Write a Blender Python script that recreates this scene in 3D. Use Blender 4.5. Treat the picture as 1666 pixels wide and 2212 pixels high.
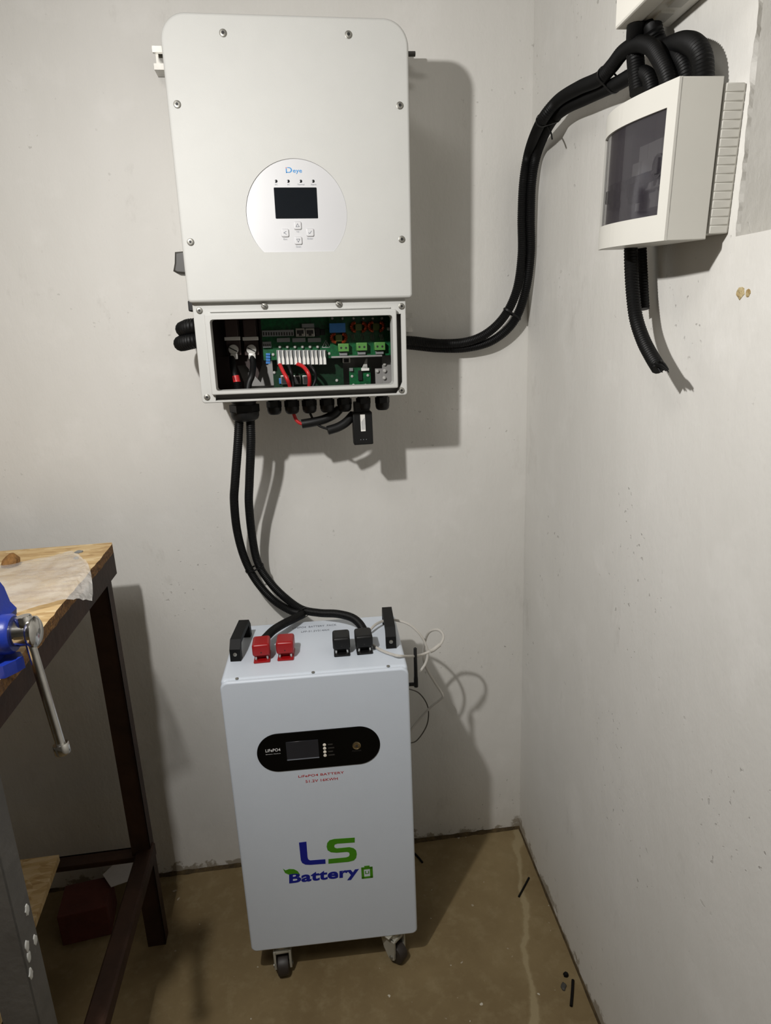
import bpy, bmesh, math, random
from mathutils import Vector, Matrix, noise
random.seed(7)
for o in list(bpy.data.objects): bpy.data.objects.remove(o)
SC = bpy.context.scene
COL = SC.collection
V = Vector

# ------------------------------------------------------------------ camera
F, PITCH, YAW, ROLL = 1402.448, 0.269632, 0.122567, -0.041185
CAM = V((-0.02422, -1.55321, 1.43399))
IW, IH = 1666, 2212
_fw = V((math.sin(YAW)*math.cos(PITCH), math.cos(YAW)*math.cos(PITCH), -math.sin(PITCH)))
_r0 = V((math.cos(YAW), -math.sin(YAW), 0)); _u0 = _r0.cross(_fw)
_rt = _r0*math.cos(ROLL) + _u0*math.sin(ROLL)
_up = -_r0*math.sin(ROLL) + _u0*math.cos(ROLL)
cd = bpy.data.cameras.new('camera'); cam = bpy.data.objects.new('camera', cd); COL.objects.link(cam)
cd.sensor_fit = 'VERTICAL'; cd.sensor_height = 24; cd.lens = F*24/IH; cd.clip_start = .02
M3 = Matrix((_rt, _up, -_fw)).transposed()
cam.matrix_world = Matrix.Translation(CAM) @ M3.to_4x4()
SC.camera = cam

# ------------------------------------------------------------------ light
SC.view_settings.view_transform = 'Standard'; SC.view_settings.look = 'None'
SC.view_settings.gamma = 1; SC.view_settings.exposure = 0.0
SC.view_settings.use_curve_mapping = False
w = bpy.data.worlds.new('world'); SC.world = w; w.use_nodes = True
w.node_tree.nodes['Background'].inputs[0].default_value = (.9, .92, 1, 1)
w.node_tree.nodes['Background'].inputs[1].default_value = 0.02
def area(name, loc, target, power, size, col):
    l = bpy.data.lights.new(name, 'AREA'); l.shape = 'DISK'; l.size = size; l.energy = power; l.color = col
    o = bpy.data.objects.new(name, l); COL.objects.link(o); o.location = loc
    o.rotation_euler = (V(target)-V(loc)).to_track_quat('-Z', 'Y').to_euler(); return o
area('work_lamp', (-.409, -1.093, 1.870), (0.55, 0, .86), 12.2, .04, (1, .98, .955))
area('ceiling_lamp', (-.7, -1.7, 2.69), (-.7, -1.7, 0), 11, .7, (1, .97, .93))

# ------------------------------------------------------------------ helpers
XC, SKEW = 0.5287, 0.031            # right wall: x = XC + SKEW*y
WRN = V((1, -SKEW, 0)).normalized()
def ray(px, py): return _fw + _rt*((px-IW/2)/F) - _up*((py-IH/2)/F)
def hit(px, py, p0, n):
    d = ray(px, py); n = V(n); return CAM + d*((V(p0)-CAM).dot(n)/d.dot(n))
def WB(px, py, d=0.): return hit(px, py, (0, -d, 0), (0, 1, 0))          # plane d in front of the back wall
def WR(px, py, d=0.): return hit(px, py, V((XC, 0, 0))-WRN*d, WRN)        # plane d in front of the right wall
def FZ(px, py, z=0.): return hit(px, py, (0, 0, z), (0, 0, 1))
def S(r, g, b): return tuple(((c/255)/12.92 if c/255 <= .04045 else ((c/255+.055)/1.055)**2.4) for c in (r, g, b))

def mat(name, col, rough=.5, metal=0., var=0., vscale=20., bump=0., bscale=60., spec=.5, coat=0., stretch=None, col2=None):
    m = bpy.data.materials.new(name); m.use_nodes = True
    nt = m.node_tree; N = nt.nodes; Lk = nt.links; b = N['Principled BSDF']
    b.inputs['Roughness'].default_value = rough; b.inputs['Metallic'].default_value = metal
    b.inputs['Specular IOR Level'].default_value = spec; b.inputs['Coat Weight'].default_value = coat
    b.inputs['Base Color'].default_value = (*col, 1)
    tc = N.new('ShaderNodeTexCoord'); mp = N.new('ShaderNodeMapping'); Lk.new(tc.outputs['Object'], mp.inputs[0])
    if stretch: mp.inputs['Scale'].default_value = stretch
    if var or col2:
        n = N.new('ShaderNodeTexNoise'); n.inputs['Scale'].default_value = vscale; n.inputs['Detail'].default_value = 6
        Lk.new(mp.outputs[0], n.inputs['Vector'])
        cr = N.new('ShaderNodeValToRGB'); Lk.new(n.outputs['Fac'], cr.inputs[0])
        c2 = col2 or tuple(c*(1-var) for c in col)
        cr.color_ramp.elements[0].position = .32; cr.color_ramp.elements[1].position = .68
        cr.color_ramp.elements[0].color = (*c2, 1); cr.color_ramp.elements[1].color = (*col, 1)
        Lk.new(cr.outputs[0], b.inputs['Base Color'])
    if bump:
        n2 = N.new('ShaderNodeTexNoise'); n2.inputs['Scale'].default_value = bscale; n2.inputs['Detail'].default_value = 5
        Lk.new(mp.outputs[0], n2.inputs['Vector'])
        bp = N.new('ShaderNodeBump'); bp.inputs['Strength'].default_value = bump; bp.inputs['Distance'].default_value = .01
        Lk.new(n2.outputs['Fac'], bp.inputs['Height']); Lk.new(bp.outputs[0], b.inputs['Normal'])
    return m

class NT:      # small node helper
    def __init__(s, name):
        s.m = bpy.data.materials.new(name); s.m.use_nodes = True; s.t = s.m.node_tree; s.b = s.t.nodes['Principled BSDF']
    def n(s, typ, **kw):
        x = s.t.nodes.new('ShaderNode'+typ)
        for k, v in kw.items():
            if k.startswith('i_'):
                k = k[2:]; k = int(k) if k.isdigit() else k.replace('_', ' ')
                x.inputs[k].default_value = v
            else: setattr(x, k, v)
        return x
    def l(s, a, b): s.t.links.new(a, b)
    def math(s, op, a, b=None):
        x = s.n('Math', operation=op)
        for i, q in enumerate((a, b)):
            if q is None: continue
            if isinstance(q, (int, float)): x.inputs[i].default_value = q
            else: s.l(q, x.inputs[i])
        return x.outputs[0]
    def ramp(s, fac, *st):
        x = s.n('ValToRGB'); e = x.color_ramp.elements
        while len(e) < len(st): e.new(.5)
        for q, (p, c) in zip(e, st): q.position = p; q.color = (*c, 1) if len(c) == 3 else c
        s.l(fac, x.inputs[0]); return x.outputs[0]
    def mix(s, f, a, b):
        x = s.n('Mix', data_type='RGBA')
        if isinstance(f, (int, float)): x.inputs[0].default_value = f
        else: s.l(f, x.inputs[0])
        for i, q in ((6, a), (7, b)):
            if isinstance(q, tuple): x.inputs[i].default_value = (*q, 1)
            else: s.l(q, x.inputs[i])
        return x.outputs[2]
    def noise(s, vec, scale, detail=4, rough=.5):
        x = s.n('TexNoise', i_Scale=scale, i_Detail=detail, i_Roughness=rough); s.l(vec, x.inputs['Vector']); return x.outputs['Fac']

G = lambda v: (v, v, v)
def wall_mat():
    k = NT('painted_plaster'); g = k.n('NewGeometry'); P = g.outputs['Position']
    st = k.n('Mapping', i_Scale=(1, 1, .45)); k.l(P, st.inputs[0])
    big = k.noise(st.outputs[0], 2.2, 5, .55)
    base = k.ramp(big, (.3, S(209, 207, 201)), (.7, S(222, 220, 215)))
    blot = k.noise(P, 7., 6, .6)
    base = k.mix(k.ramp(blot, (.55, G(0)), (.8, G(.5))), base, S(233, 231, 227))
    # grey smears where the paint is thin
    sm = k.noise(st.outputs[0], 11., 8, .7)
    base = k.mix(k.ramp(sm, (.60, G(0)), (.74, G(.4))), base, S(180, 176, 169))
    # pits
    pit = k.noise(P, 95., 2, .4); clus = k.noise(P, 4.5, 3, .6)
    pm = k.math('MULTIPLY', k.ramp(pit, (.69, G(0)), (.74, G(1))), k.ramp(clus, (.52, G(0)), (.64, G(1))))
    base = k.mix(k.math('MULTIPLY', pm, .45), base, S(105, 100, 92))
    # dirt climbing from the floor joint
    sx = k.n('SeparateXYZ'); k.l(P, sx.inputs[0])
    dn = k.noise(P, 16., 8, .7)
    hh = k.math('SUBTRACT', k.math('MULTIPLY', k.math('SUBTRACT', dn, .40), .22), sx.outputs[2])
    base = k.mix(k.ramp(hh, (.0, G(0)), (.012, G(.75))), base, S(108, 92, 62))
    d2 = k.math('SUBTRACT', k.math('MULTIPLY', big, .5), sx.outputs[2])
    base = k.mix(k.ramp(d2, (.0, G(0)), (.35, G(.25))), base, S(204, 197, 182))
    k.l(base, k.b.inputs['Base Color']); k.b.inputs['Roughness'].default_value = .62
    k.b.inputs['Specular IOR Level'].default_value = .3
    rel = k.math('ADD', k.math('MULTIPLY', k.noise(st.outputs[0], 14, 6, .6), .6), k.math('MULTIPLY', k.noise(P, 120, 3), .06))
    rel = k.math('SUBTRACT', rel, k.math('MULTIPLY', pm, .18))
    bp = k.n('Bump', i_Strength=.5, i_Distance=.008); k.l(rel, bp.inputs['Height']); k.l(bp.outputs[0], k.b.inputs['Normal'])
    return k.m
def floor_mat():
    k = NT('dusty_concrete'); g = k.n('NewGeometry'); P = g.outputs['Position']
    a = k.noise(P, 3.2, 6, .6)
    base = k.ramp(a, (.3, S(108, 91, 61)), (.7, S(134, 117, 84)))
    b = k.noise(P, 24., 8, .65)
    base = k.mix(k.ramp(b, (.5, G(0)), (.75, G(.45))), base, S(150, 136, 104))
    # trowelled cement seam running beside the right wall
    sx = k.n('SeparateXYZ'); k.l(P, sx.inputs[0])
    w1 = k.math('MULTIPLY', k.math('SUBTRACT', k.noise(P, 9., 4, .6), .5), .05)
    line = k.math('ADD', k.math('MULTIPLY', sx.outputs[1], -.262), sx.outputs[0])      # x - 0.262*y ...
    dd = k.math('ABSOLUTE', k.math('SUBTRACT', k.math('ADD', line, w1), .5185))
    wd = k.math('ADD', k.math('MULTIPLY', k.noise(P, 7., 4), .026), -.008)
    seam = k.ramp(k.math('SUBTRACT', dd, wd), (.0, G(.7)), (.005, G(0)))
    base = k.mix(seam, base, S(156, 142, 110))
    # splashes of paint
    sp = k.noise(P, 60., 2, .3); cl = k.noise(P, 5., 2)
    pm = k.math('MULTIPLY', k.ramp(sp, (.73, G(0)), (.745, G(1))), k.ramp(cl, (.5, G(0)), (.6, G(1))))
    base = k.mix(k.math('MULTIPLY', pm, .8), base, S(205, 200, 185))
    k.l(base, k.b.inputs['Base Color']); k.b.inputs['Roughness'].default_value = .7
    k.b.inputs['Specular IOR Level'].default_value = .3
    bp = k.n('Bump', i_Strength=.3, i_Distance=.006); k.l(k.math('ADD', b, k.math('MULTIPLY', seam, .5)), bp.inputs['Height']); k.l(bp.outputs[0], k.b.inputs['Normal'])
    return k.m
def osb_mat():
    k = NT('strand_board'); tc = k.n('TexCoord'); P = tc.outputs['Object']
    def flakes(sc, rz):
        mp = k.n('Mapping', i_Scale=sc, i_Rotation=(0, 0, rz)); k.l(P, mp.inputs[0])
        v = k.n('TexVoronoi', i_Scale=1.0); k.l(mp.outputs[0], v.inputs['Vector']); return v.outputs['Color']
    sepa = k.n('SeparateColor'); k.l(flakes((30, 100, 40), .4), sepa.inputs[0])
    sepb = k.n('SeparateColor'); k.l(flakes((26, 90, 40), -.5), sepb.inputs[0])
    f = k.math('ADD', k.math('MULTIPLY', sepa.outputs[0], .5), k.math('MULTIPLY', sepb.outputs[0], .5))
    mp = k.n('Mapping', i_Scale=(20, 120, 60)); k.l(P, mp.inputs[0])
    f = k.math('ADD', k.math('MULTIPLY', f, .8), k.math('MULTIPLY', k.noise(mp.outputs[0], 1.5, 4), .25))
    c = k.ramp(f, (.15, S(172, 138, 90)), (.5, S(200, 170, 120)), (.85, S(218, 194, 150)))
    k.l(c, k.b.inputs['Base Color']); k.b.inputs['Roughness'].default_value = .65
    bp = k.n('Bump', i_Strength=.3, i_Distance=.003); k.l(f, bp.inputs['Height']); k.l(bp.outputs[0], k.b.inputs['Normal'])
    return k.m
def film_mat(name, col, alpha, rough=.25):
    k = NT(name); k.b.inputs['Base Color'].default_value = (*col, 1); k.b.inputs['Roughness'].default_value = rough
    tc = k.n('TexCoord'); n = k.noise(tc.outputs['Object'], 35., 5, .6)
    a = k.ramp(n, (.35, G(alpha*.75)), (.65, G(min(1, alpha*1.25))))
    k.l(a, k.b.inputs['Alpha']); return k.m

MT = dict(
    wall=wall_mat(), floor=floor_mat(), osb=osb_mat(),
    ceil=mat('ceiling_paint', G(.75), .8, var=.1, vscale=3),
    white=mat('white_powder_coat', S(192, 192, 188), .55, spec=.3, var=.02, vscale=30, bump=.04, bscale=500),
    white2=mat('white_lip_paint', S(206, 205, 199), .5, spec=.3, var=.03, vscale=30),
    panel=mat('silver_keypad_film', S(200, 200, 201), .4, .15, var=.03, vscale=8),
    screen=mat('black_display_glass', S(24, 27, 31), .12, var=.1, vscale=9),
    blackp=mat('black_plastic', S(15, 15, 15), .5, spec=.35, var=.25, vscale=40),
    rubber=mat('black_conduit', S(10, 10, 10), .52, spec=.22, var=.2, vscale=60),
    darkgrey=mat('dark_grey_plastic', S(62, 60, 56), .5, var=.1),
    steel=mat('zinc_steel', S(190, 188, 182), .32, 1., var=.25, vscale=35),
    chrome=mat('polished_steel', S(205, 203, 198), .18, 1., var=.2, vscale=50),
    bolt=mat('screw_steel', S(160, 158, 150), .42, .7, var=.4, vscale=300),
    pinm=mat('tinned_solder', S(222, 220, 214), .32, .35, var=.1), handle=mat('matte_black_handle', S(9, 9, 9), .6, spec=.25, var=.2), hex=mat('socket_black', S(30, 29, 27), .6, var=.3),
    pcb=mat('green_circuit_board', S(14, 98, 52), .35, var=.35, vscale=160, col2=S(8, 68, 38)),
    pcb2=mat('dark_green_circuit_board', S(9, 52, 28), .35, var=.4, vscale=160),
    tgreen=mat('green_terminal_plastic', S(86, 142, 66), .45, var=.1),
    tgrey=mat('grey_connector_plastic', S(128, 130, 130), .5, var=.1),
    twhite=mat('white_connector_plastic', S(238, 236, 230), .4, var=.03),
    tblue=mat('blue_film_capacitor', S(52, 120, 190), .4, var=.08),
    copper=mat('copper_winding', S(190, 84, 48), .3, .7, var=.3, vscale=200),
    core=mat('olive_choke_core', S(92, 104, 40), .5, var=.2),
    brownb=mat('brown_insulator_board', S(58, 42, 38), .55, var=.2),
    intgrey=mat('grey_sheet_metal', S(150, 148, 145), .5, .2, var=.08),
    redwire=mat('red_insulation', S(190, 36, 38), .42, var=.08),
    red=mat('red_terminal_plastic', S(152, 14, 18), .38, var=.06),
    bat=mat('pale_blue_white_powder_coat', S(208, 216, 226), .42, var=.015, vscale=20, bump=.03, bscale=400),
    batpanel=mat('gloss_black_panel', S(6, 6, 6), .4, spec=.15, var=.2),
    lcd=mat('dark_lcd', S(40, 42, 48), .15, var=.1),
    ink_blue=mat('blue_ink', S(6, 24, 140), .5, var=.05), ink_green=mat('green_ink', S(66, 138, 14), .5, var=.05),
    ink_red=mat('red_ink', S(178, 34, 34), .5, var=.05), ink_grey=mat('grey_ink', S(120, 124, 132), .6, var=.05),
    ink_white=mat('white_ink', S(225, 225, 225), .5, var=.03), ink_dim=mat('dim_ink', S(52, 50, 48), .5, var=.03),
    ink_logo=mat('logo_blue_ink', S(40, 132, 196), .5, var=.05),
    led=mat('white_led_lens', S(235, 228, 214), .3, var=.03), ledk=mat('dark_led_lens', S(28, 30, 32), .2, var=.1),
    brass=mat('brass_button', S(168, 150, 116), .3, .9, var=.3, vscale=200),
    castgrey=mat('grey_caster_steel', S(178, 175, 162), .5, .2, var=.15), tyre=mat('dark_caster_rubber', S(48, 42, 38), .5, var=.2),
    cable=mat('white_cable_jacket', S(196, 192, 184), .45, var=.05), cableg=mat('dark_thin_cable', S(70, 66, 58), .5, var=.1),
    abs=mat('ivory_abs_plastic', S(208, 206, 198), .42, var=.02), abs2=mat('ivory_abs_ribbed', S(206, 204, 196), .5, var=.02),
    smoke=None, brk=mat('white_breaker_case', S(222, 220, 218), .5, var=.03), dark_sheet=mat('grey_window_sheet', S(120, 116, 118), .5, var=.05), abslit=mat('ivory_abs_lightened', S(236, 233, 224), .4, var=.02), brkg=mat('grey_breaker_lever', S(78, 76, 80), .5, var=.1),  # lightened ivory copy makes up for weak lamplight on the junction box
    iron=mat('red_oxide_painted_iron', S(62, 42, 31), .6, spec=.25, var=.35, vscale=14, col2=S(44, 30, 23), bump=.1, bscale=80),
    irong=mat('grey_painted_iron', S(98, 95, 90), .55, var=.2, vscale=18, bump=.1, bscale=60),
    osbedge=mat('strand_board_edge', S(150, 108, 56), .8, var=.6, vscale=160, col2=S(82, 52, 22), bump=.6, bscale=180),
    vise=mat('blue_vise_enamel', S(28, 52, 150), .38, var=.25, vscale=20, bump=.12, bscale=45),
    chunk=mat('brown_wood_chunk', S(150, 108, 58), .85, var=.5, vscale=60, bump=.6, bscale=90),
    paper=mat('crumpled_paper', S(205, 202, 200), .8, var=.1), brick=mat('maroon_block', S(92, 44, 34), .8, var=.3, bump=.3),
    chip=mat('yellow_plaster_chip', S(200, 184, 142), .9, var=.5, vscale=70, col2=S(150, 126, 80), bump=.8, bscale=120),
    splat=mat('white_paint_splat', S(205, 205, 200), .6, var=.1), dirt=mat('dark_floor_dirt', S(84, 68, 40), .9, var=.5, vscale=50, bump=.8, bscale=90),
)
def smoke_mat():
    k = NT('smoked_window'); k.b.inputs['Base Color'].default_value = (*S(58, 54, 60), 1)
    k.b.inputs['Roughness'].default_value = .08; tc = k.n('TexCoord')
    k.l(k.ramp(k.noise(tc.outputs['Object'], 4., 2), (.3, G(.50)), (.7, G(.56))), k.b.inputs['Alpha']); return k.m
MT['smoke'] = smoke_mat()
MT['bag'] = film_mat('cloudy_plastic_film', S(225, 222, 216), .42, .22)

class MB:
    def __init__(s, M=None): s.bm = bmesh.new(); s.M = M
    def _fin(s, vs):
        if s.M is not None: bmesh.ops.transform(s.bm, matrix=s.M, verts=vs)
        return s
    def box(s, c, d, bev=0., seg=2, rot=None):
        b2 = bmesh.new(); bmesh.ops.create_cube(b2, size=1)
        bmesh.ops.scale(b2, vec=d, verts=b2.verts)
        if bev: bmesh.ops.bevel(b2, geom=b2.edges[:], offset=bev, segments=seg, affect='EDGES', profile=.5)
        T = Matrix.Translation(c) @ (rot.to_4x4() if rot is not None else Matrix())
        return s._merge(b2, T)
    def _merge(s, b2, T):
        mp = {}
        nv = []
        for v in b2.verts: q = s.bm.verts.new(T @ v.co); mp[v] = q; nv.append(q)
        for f in b2.faces: s.bm.faces.new([mp[v] for v in f.verts])
        b2.free(); return s._fin(nv)
    def b2(s, x0, x1, y0, y1, z0, z1, bev=0., seg=2):
        return s.box(((x0+x1)/2, (y0+y1)/2, (z0+z1)/2), (abs(x1-x0), abs(y1-y0), abs(z1-z0)), bev, seg)
    def rings(s, rings, cap0=True, cap1=True, closed=True):
        vs = [[s.bm.verts.new(p) for p in r] for r in rings]; n = len(rings[0])
        for a, b in zip(vs, vs[1:]):
            for i in range(n if closed else n-1):
                j = (i+1) % n; s.bm.faces.new((a[i], a[j], b[j], b[i]))
        if closed and cap0: s.bm.faces.new(vs[0][::-1])
        if closed and cap1: s.bm.faces.new(vs[-1])
        return s._fin([v for r in vs for v in r])
    def cyl(s, p0, p1, r0, r1=None, seg=16): return s.lathe([(r0, 0), (r1 if r1 is not None else r0, (V(p1)-V(p0)).length)], p0, V(p1)-V(p0), seg)
    def lathe(s, prof, o, axis, seg=20, ph=0.):
        a = V(axis).normalized(); o = V(o); u = a.orthogonal().normalized(); w_ = a.cross(u)
        R = [[o + a*h + (u*math.cos(ph+2*math.pi*i/seg) + w_*math.sin(ph+2*math.pi*i/seg))*max(r, 1e-5) for i in range(seg)] for r, h in prof]
        return s.rings(R)
    def tube(s, pts, r, seg=12, step=.006, rib=0., amp=.12, ends=True):
        P = smooth_path(pts, rib/2 if rib else step); R = []
        T = [(P[min(i+1, len(P)-1)]-P[max(i-1, 0)]).normalized() for i in range(len(P))]
        u = T[0].orthogonal().normalized()
        for i, p in enumerate(P):
            u = (u - T[i]*u.dot(T[i])).normalized(); w_ = T[i].cross(u)
            rr = r(i/(len(P)-1)) if callable(r) else r
            if rib and i % 2: rr *= 1-amp
            R.append([p+(u*math.cos(2*math.pi*k/seg)+w_*math.sin(2*math.pi*k/seg))*rr for k in range(seg)])
        return s.rings(R)
    def prism(s, poly, y0, y1, bev=0., seg=3):
        """polygon in (x,z), front at y0 (towards -y), back at y1"""
        R = [[V((x, y1, z)) for x, z in poly]]
        if bev:
            for k in range(seg+1):
                a = math.pi/2*k/seg
                R.append([V((x, y0+bev*(1-math.sin(a)), z)) for x, z in inset(poly, bev*(1-math.cos(a)))])
        else: R.append([V((x, y0, z)) for x, z in poly])
        return s.rings(R)
    def prism_hole(s, outer, inner, y0, y1, bev=0., seg=3):
        nv = []
        def loop(pl, y): q = [s.bm.verts.new((x, y, z)) for x, z in pl]; nv.extend(q); return q
        def side(a, b):
            for i in range(len(a)): j = (i+1) % len(a); s.bm.faces.new((a[i], a[j], b[j], b[i]))
        def fill(a, b):
            es = []
            for q in (a, b):
                for i in range(len(q)):
                    e = s.bm.edges.get((q[i], q[(i+1) % len(q)])) or s.bm.edges.new((q[i], q[(i+1) % len(q)])); es.append(e)
            bmesh.ops.triangle_fill(s.bm, use_beauty=True, use_dissolve=False, edges=es)
        oR = [loop(outer, y1)]
        if bev:
            for k in range(seg+1):
                a = math.pi/2*k/seg; oR.append(loop(inset(outer, bev*(1-math.cos(a))), y0+bev*(1-math.sin(a))))
        else: oR.append(loop(outer, y0))
        for a, b in zip(oR, oR[1:]): side(a, b)
        i0 = loop(inner, y0); i1 = loop(inner, y1); side(i0, i1)
        fill(oR[-1], i0); fill(oR[0], i1)
        return s._fin(nv)
    def done(s, name, m, parent=None, smooth=True, label=None, ang=38, **kw):
        bm = s.bm; bmesh.ops.recalc_face_normals(bm, faces=bm.faces[:])
        if smooth:
            ca = math.radians(ang)
            for f in bm.faces: f.smooth = max(abs(c) for c in f.normal) < .9995
            for e in bm.edges:
                if len(e.link_faces) == 2 and e.calc_face_angle(0) > ca: e.smooth = False
        me = bpy.data.meshes.new(name); bm.to_mesh(me); bm.free()
        return link(name, me, m, parent, label, **kw)
def link(name, me, m, parent=None, label=None, **kw):
    o = bpy.data.objects.new(name, me); COL.objects.link(o)
    if m: me.materials.clear(); me.materials.append(MT[m] if isinstance(m, str) else m)
    if parent: o.parent = parent
    if label: o['label'] = label
    for k, q in kw.items(): o[k] = q
    return o
def empty(name, M, label, cat, group=None):
    o = bpy.data.objects.new(name, None); COL.objects.link(o); o.matrix_world = M; o.empty_display_size = .05
    o['label'] = label; o['category'] = cat
    if group: o['group'] = group
    return o
def tag(o, label, cat, group=None):
    o['label'] = label; o['category'] = cat
    if group: o['group'] = group
    return o
def again(o, parent, M=None, name=None):     # a copy that shares mesh data, with its children
    c = o.copy(); COL.objects.link(c); c.parent = parent
    if M is not None: c.matrix_local = M
    for ch in [q for q in bpy.data.objects if q.parent == o]: again(ch, c)
    return c
def smooth_path(pts, step):
    P = [V(p) for p in pts]; Q = [2*P[0]-P[1]] + P + [2*P[-1]-P[-2]]; D = []
    for i in range(1, len(Q)-2):
        a, b, c, d = Q[i-1:i+3]
        for k in range(24):
            t = k/24
            D.append(.5*((2*b)+(c-a)*t+(2*a-5*b+4*c-d)*t*t+(3*b-a-3*c+d)*t**3))
    D.append(P[-1]); out = [D[0]]; acc = 0.
    for a, b in zip(D, D[1:]):
        Ls = (b-a).length
        while acc+Ls >= step and Ls > 1e-9:
            t = (step-acc)/Ls; a = a.lerp(b, t); out.append(a.copy()); Ls = (b-a).length; acc = 0.
        acc += Ls
    if (out[-1]-D[-1]).length < step*.3 and len(out) > 2: out[-1] = D[-1]
    else: out.append(D[-1])
    return out
def inset(poly, d):
    if d == 0: return list(poly)
    n = len(poly); A = sum(poly[i][0]*poly[(i+1) % n][1]-poly[(i+1) % n][0]*poly[i][1] for i in range(n)); sg = 1 if A > 0 else -1
    out = []
    for i in range(n):
        p0, p, p1 = poly[i-1], poly[i], poly[(i+1) % n]
        e0 = V((p[0]-p0[0], p[1]-p0[1])); e1 = V((p1[0]-p[0], p1[1]-p[1]))
        if e0.length < 1e-9: e0 = e1
        if e1.length < 1e-9: e1 = e0
        e0.normalize(); e1.normalize(); n0 = V((-e0.y, e0.x))*sg; n1 = V((-e1.y, e1.x))*sg
        m = (n0+n1); m = m/max(m.length_squared/2, .35)
        out.append((p[0]+m.x*d, p[1]+m.y*d))
    return out
def rrect(x0, x1, z0, z1, r, seg=6):
    """radii order: tl, tr, br, bl or one number"""
    if not isinstance(r, (tuple, list)): r = (r,)*4
    out = []
    for (cx, cz, q, a0) in ((x0, z1, r[0], 180), (x1, z1, r[1], 90), (x1, z0, r[2], 0), (x0, z0, r[3], -90)):
        sx = 1 if cx == x0 else -1; sz = 1 if cz == z0 else -1
        n = seg if q > 0 else 0
        for k in range(n+1):
            a = math.radians(a0-90*k/max(n, 1)); out.append((cx+sx*q+q*math.cos(a), cz+sz*q+q*math.sin(a)))
    return out
def text(s, x0, x1, z0, z1, y, m, parent, bold=0., shear=0., name='lettering', label=None, M=None):
    cu = bpy.data.curves.new('t', 'FONT'); cu.body = s; cu.offset = bold; cu.shear = shear; cu.resolution_u = 4; cu.extrude = .004; cu.space_character = 1.05
    ob = bpy.data.objects.new('t', cu); COL.objects.link(ob); bpy.context.view_layer.update()
    me = bpy.data.meshes.new_from_object(ob.evaluated_get(bpy.context.evaluated_depsgraph_get()))
    bpy.data.objects.remove(ob); bpy.data.curves.remove(cu); me.name = name
    xs = [v.co.x for v in me.vertices]; ys = [v.co.y for v in me.vertices]
    ax, bx_ = min(xs), max(xs); ay, by_ = min(ys), max(ys)
    for v in me.vertices:
        v.co = V((x0+(v.co.x-ax)/(bx_-ax)*(x1-x0), y-.00015-v.co.z*.03, z0+(v.co.y-ay)/(by_-ay)*(z1-z0)))
        if M is not None: v.co = M @ v.co
    return link(name, me, m, parent, label)
RX = lambda a: Matrix.Rotation(a, 4, 'X'); RY = lambda a: Matrix.Rotation(a, 4, 'Y'); RZ = lambda a: Matrix.Rotation(a, 4, 'Z')
TR = Matrix.Translation

# ------------------------------------------------------------------ the room
def grid_wall(name, fn, nu, nv, m):
    me = bpy.data.meshes.new(name)
    vs = [fn(i/nu, j/nv) for j in range(nv+1) for i in range(nu+1)]
    fs = [(j*(nu+1)+i, j*(nu+1)+i+1, (j+1)*(nu+1)+i+1, (j+1)*(nu+1)+i) for j in range(nv) for i in range(nu)]
    me.from_pydata(vs, [], fs); 
    for p in me.polygons: p.use_smooth = True
    return link(name, me, m, kind='structure')
X0, Y0, ZC = -4.2, -5.5, 2.72
wav = lambda p, s, a: noise.noise(V(p)*s)*a
grid_wall('wall_back', lambda u, v: (X0+(XC+.02-X0)*u, .004*0+wav((X0+4.7*u, 0, 2.7*v), 3., .003), ZC*v), 90, 50, 'wall')
wr = MB(Matrix(((0, 1, 0, 0), (1, 0, 0, 0), (0, 0, 1, 0), (0, 0, 0, 1))))   # (x,z) polygon -> (y,z)
ny0, ny1, nz0, nz1 = -.783, -1.42, 1.5275, 2.32
jag = []
n = 170
for i in range(n+1):
    t = i/n; z_ = nz1+(nz0-nz1)*t
    jag.append((ny0+.0035*noise.noise(V((z_*22, 3, 0)))+.0025*noise.noise(V((z_*90, 8, 0))), z_))
for i in range(1, 16): t = i/16; jag.append((ny0+(ny1-ny0)*t, nz0+random.uniform(-.003, .003)))
jag += [(ny1, nz0), (ny1, nz1)]
outer = [(.02, -.02), (.02, ZC), (Y0, ZC), (Y0, -.02)]
bm = wr.bm
def mk(pl, off): return [bm.verts.new((XC+SKEW*y+off(y), y, z)) for y, z in pl]
wo = mk(outer, lambda y: 0); wi = mk(jag, lambda y: 0)
es = []
for q in (wo, wi):
    for i in range(len(q)): es.append(bm.edges.new((q[i], q[(i+1) % len(q)])))
bmesh.ops.triangle_fill(bm, use_beauty=True, edges=es)
flat = [(ny0 if i <= n else y, nz0 if i > n and z < 2 else z) for i, (y, z) in enumerate(jag)]
wm_ = mk(flat, lambda y: .006); wb_ = mk(flat, lambda y: .24)
for p_, q_ in ((wi, wm_), (wm_, wb_)):
    for i in range(len(wi)): j = (i+1) % len(wi); bm.faces.new((p_[i], p_[j], q_[j], q_[i]))
bm.faces.new(wb_)
wall_right = wr.done('wall_right', 'wall', smooth=False, kind='structure')
grid_wall('wall_left', lambda u, v: (X0, Y0-Y0*u, ZC*v), 2, 2, 'wall')
grid_wall('wall_front', lambda u, v: (XC+SKEW*Y0+(X0-XC-SKEW*Y0)*u, Y0, ZC*v), 2, 2, 'wall')
grid_wall('floor', lambda u, v: (X0+(XC+.02-X0)*u, Y0-Y0*v, wav((3*u, 3.6*v, 0), 2.5, .0012)), 40, 40, 'floor')
grid_wall('ceiling', lambda u, v: (X0+(XC+.02-X0)*u, -Y0*v+Y0, ZC), 2, 2, 'ceil')
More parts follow.
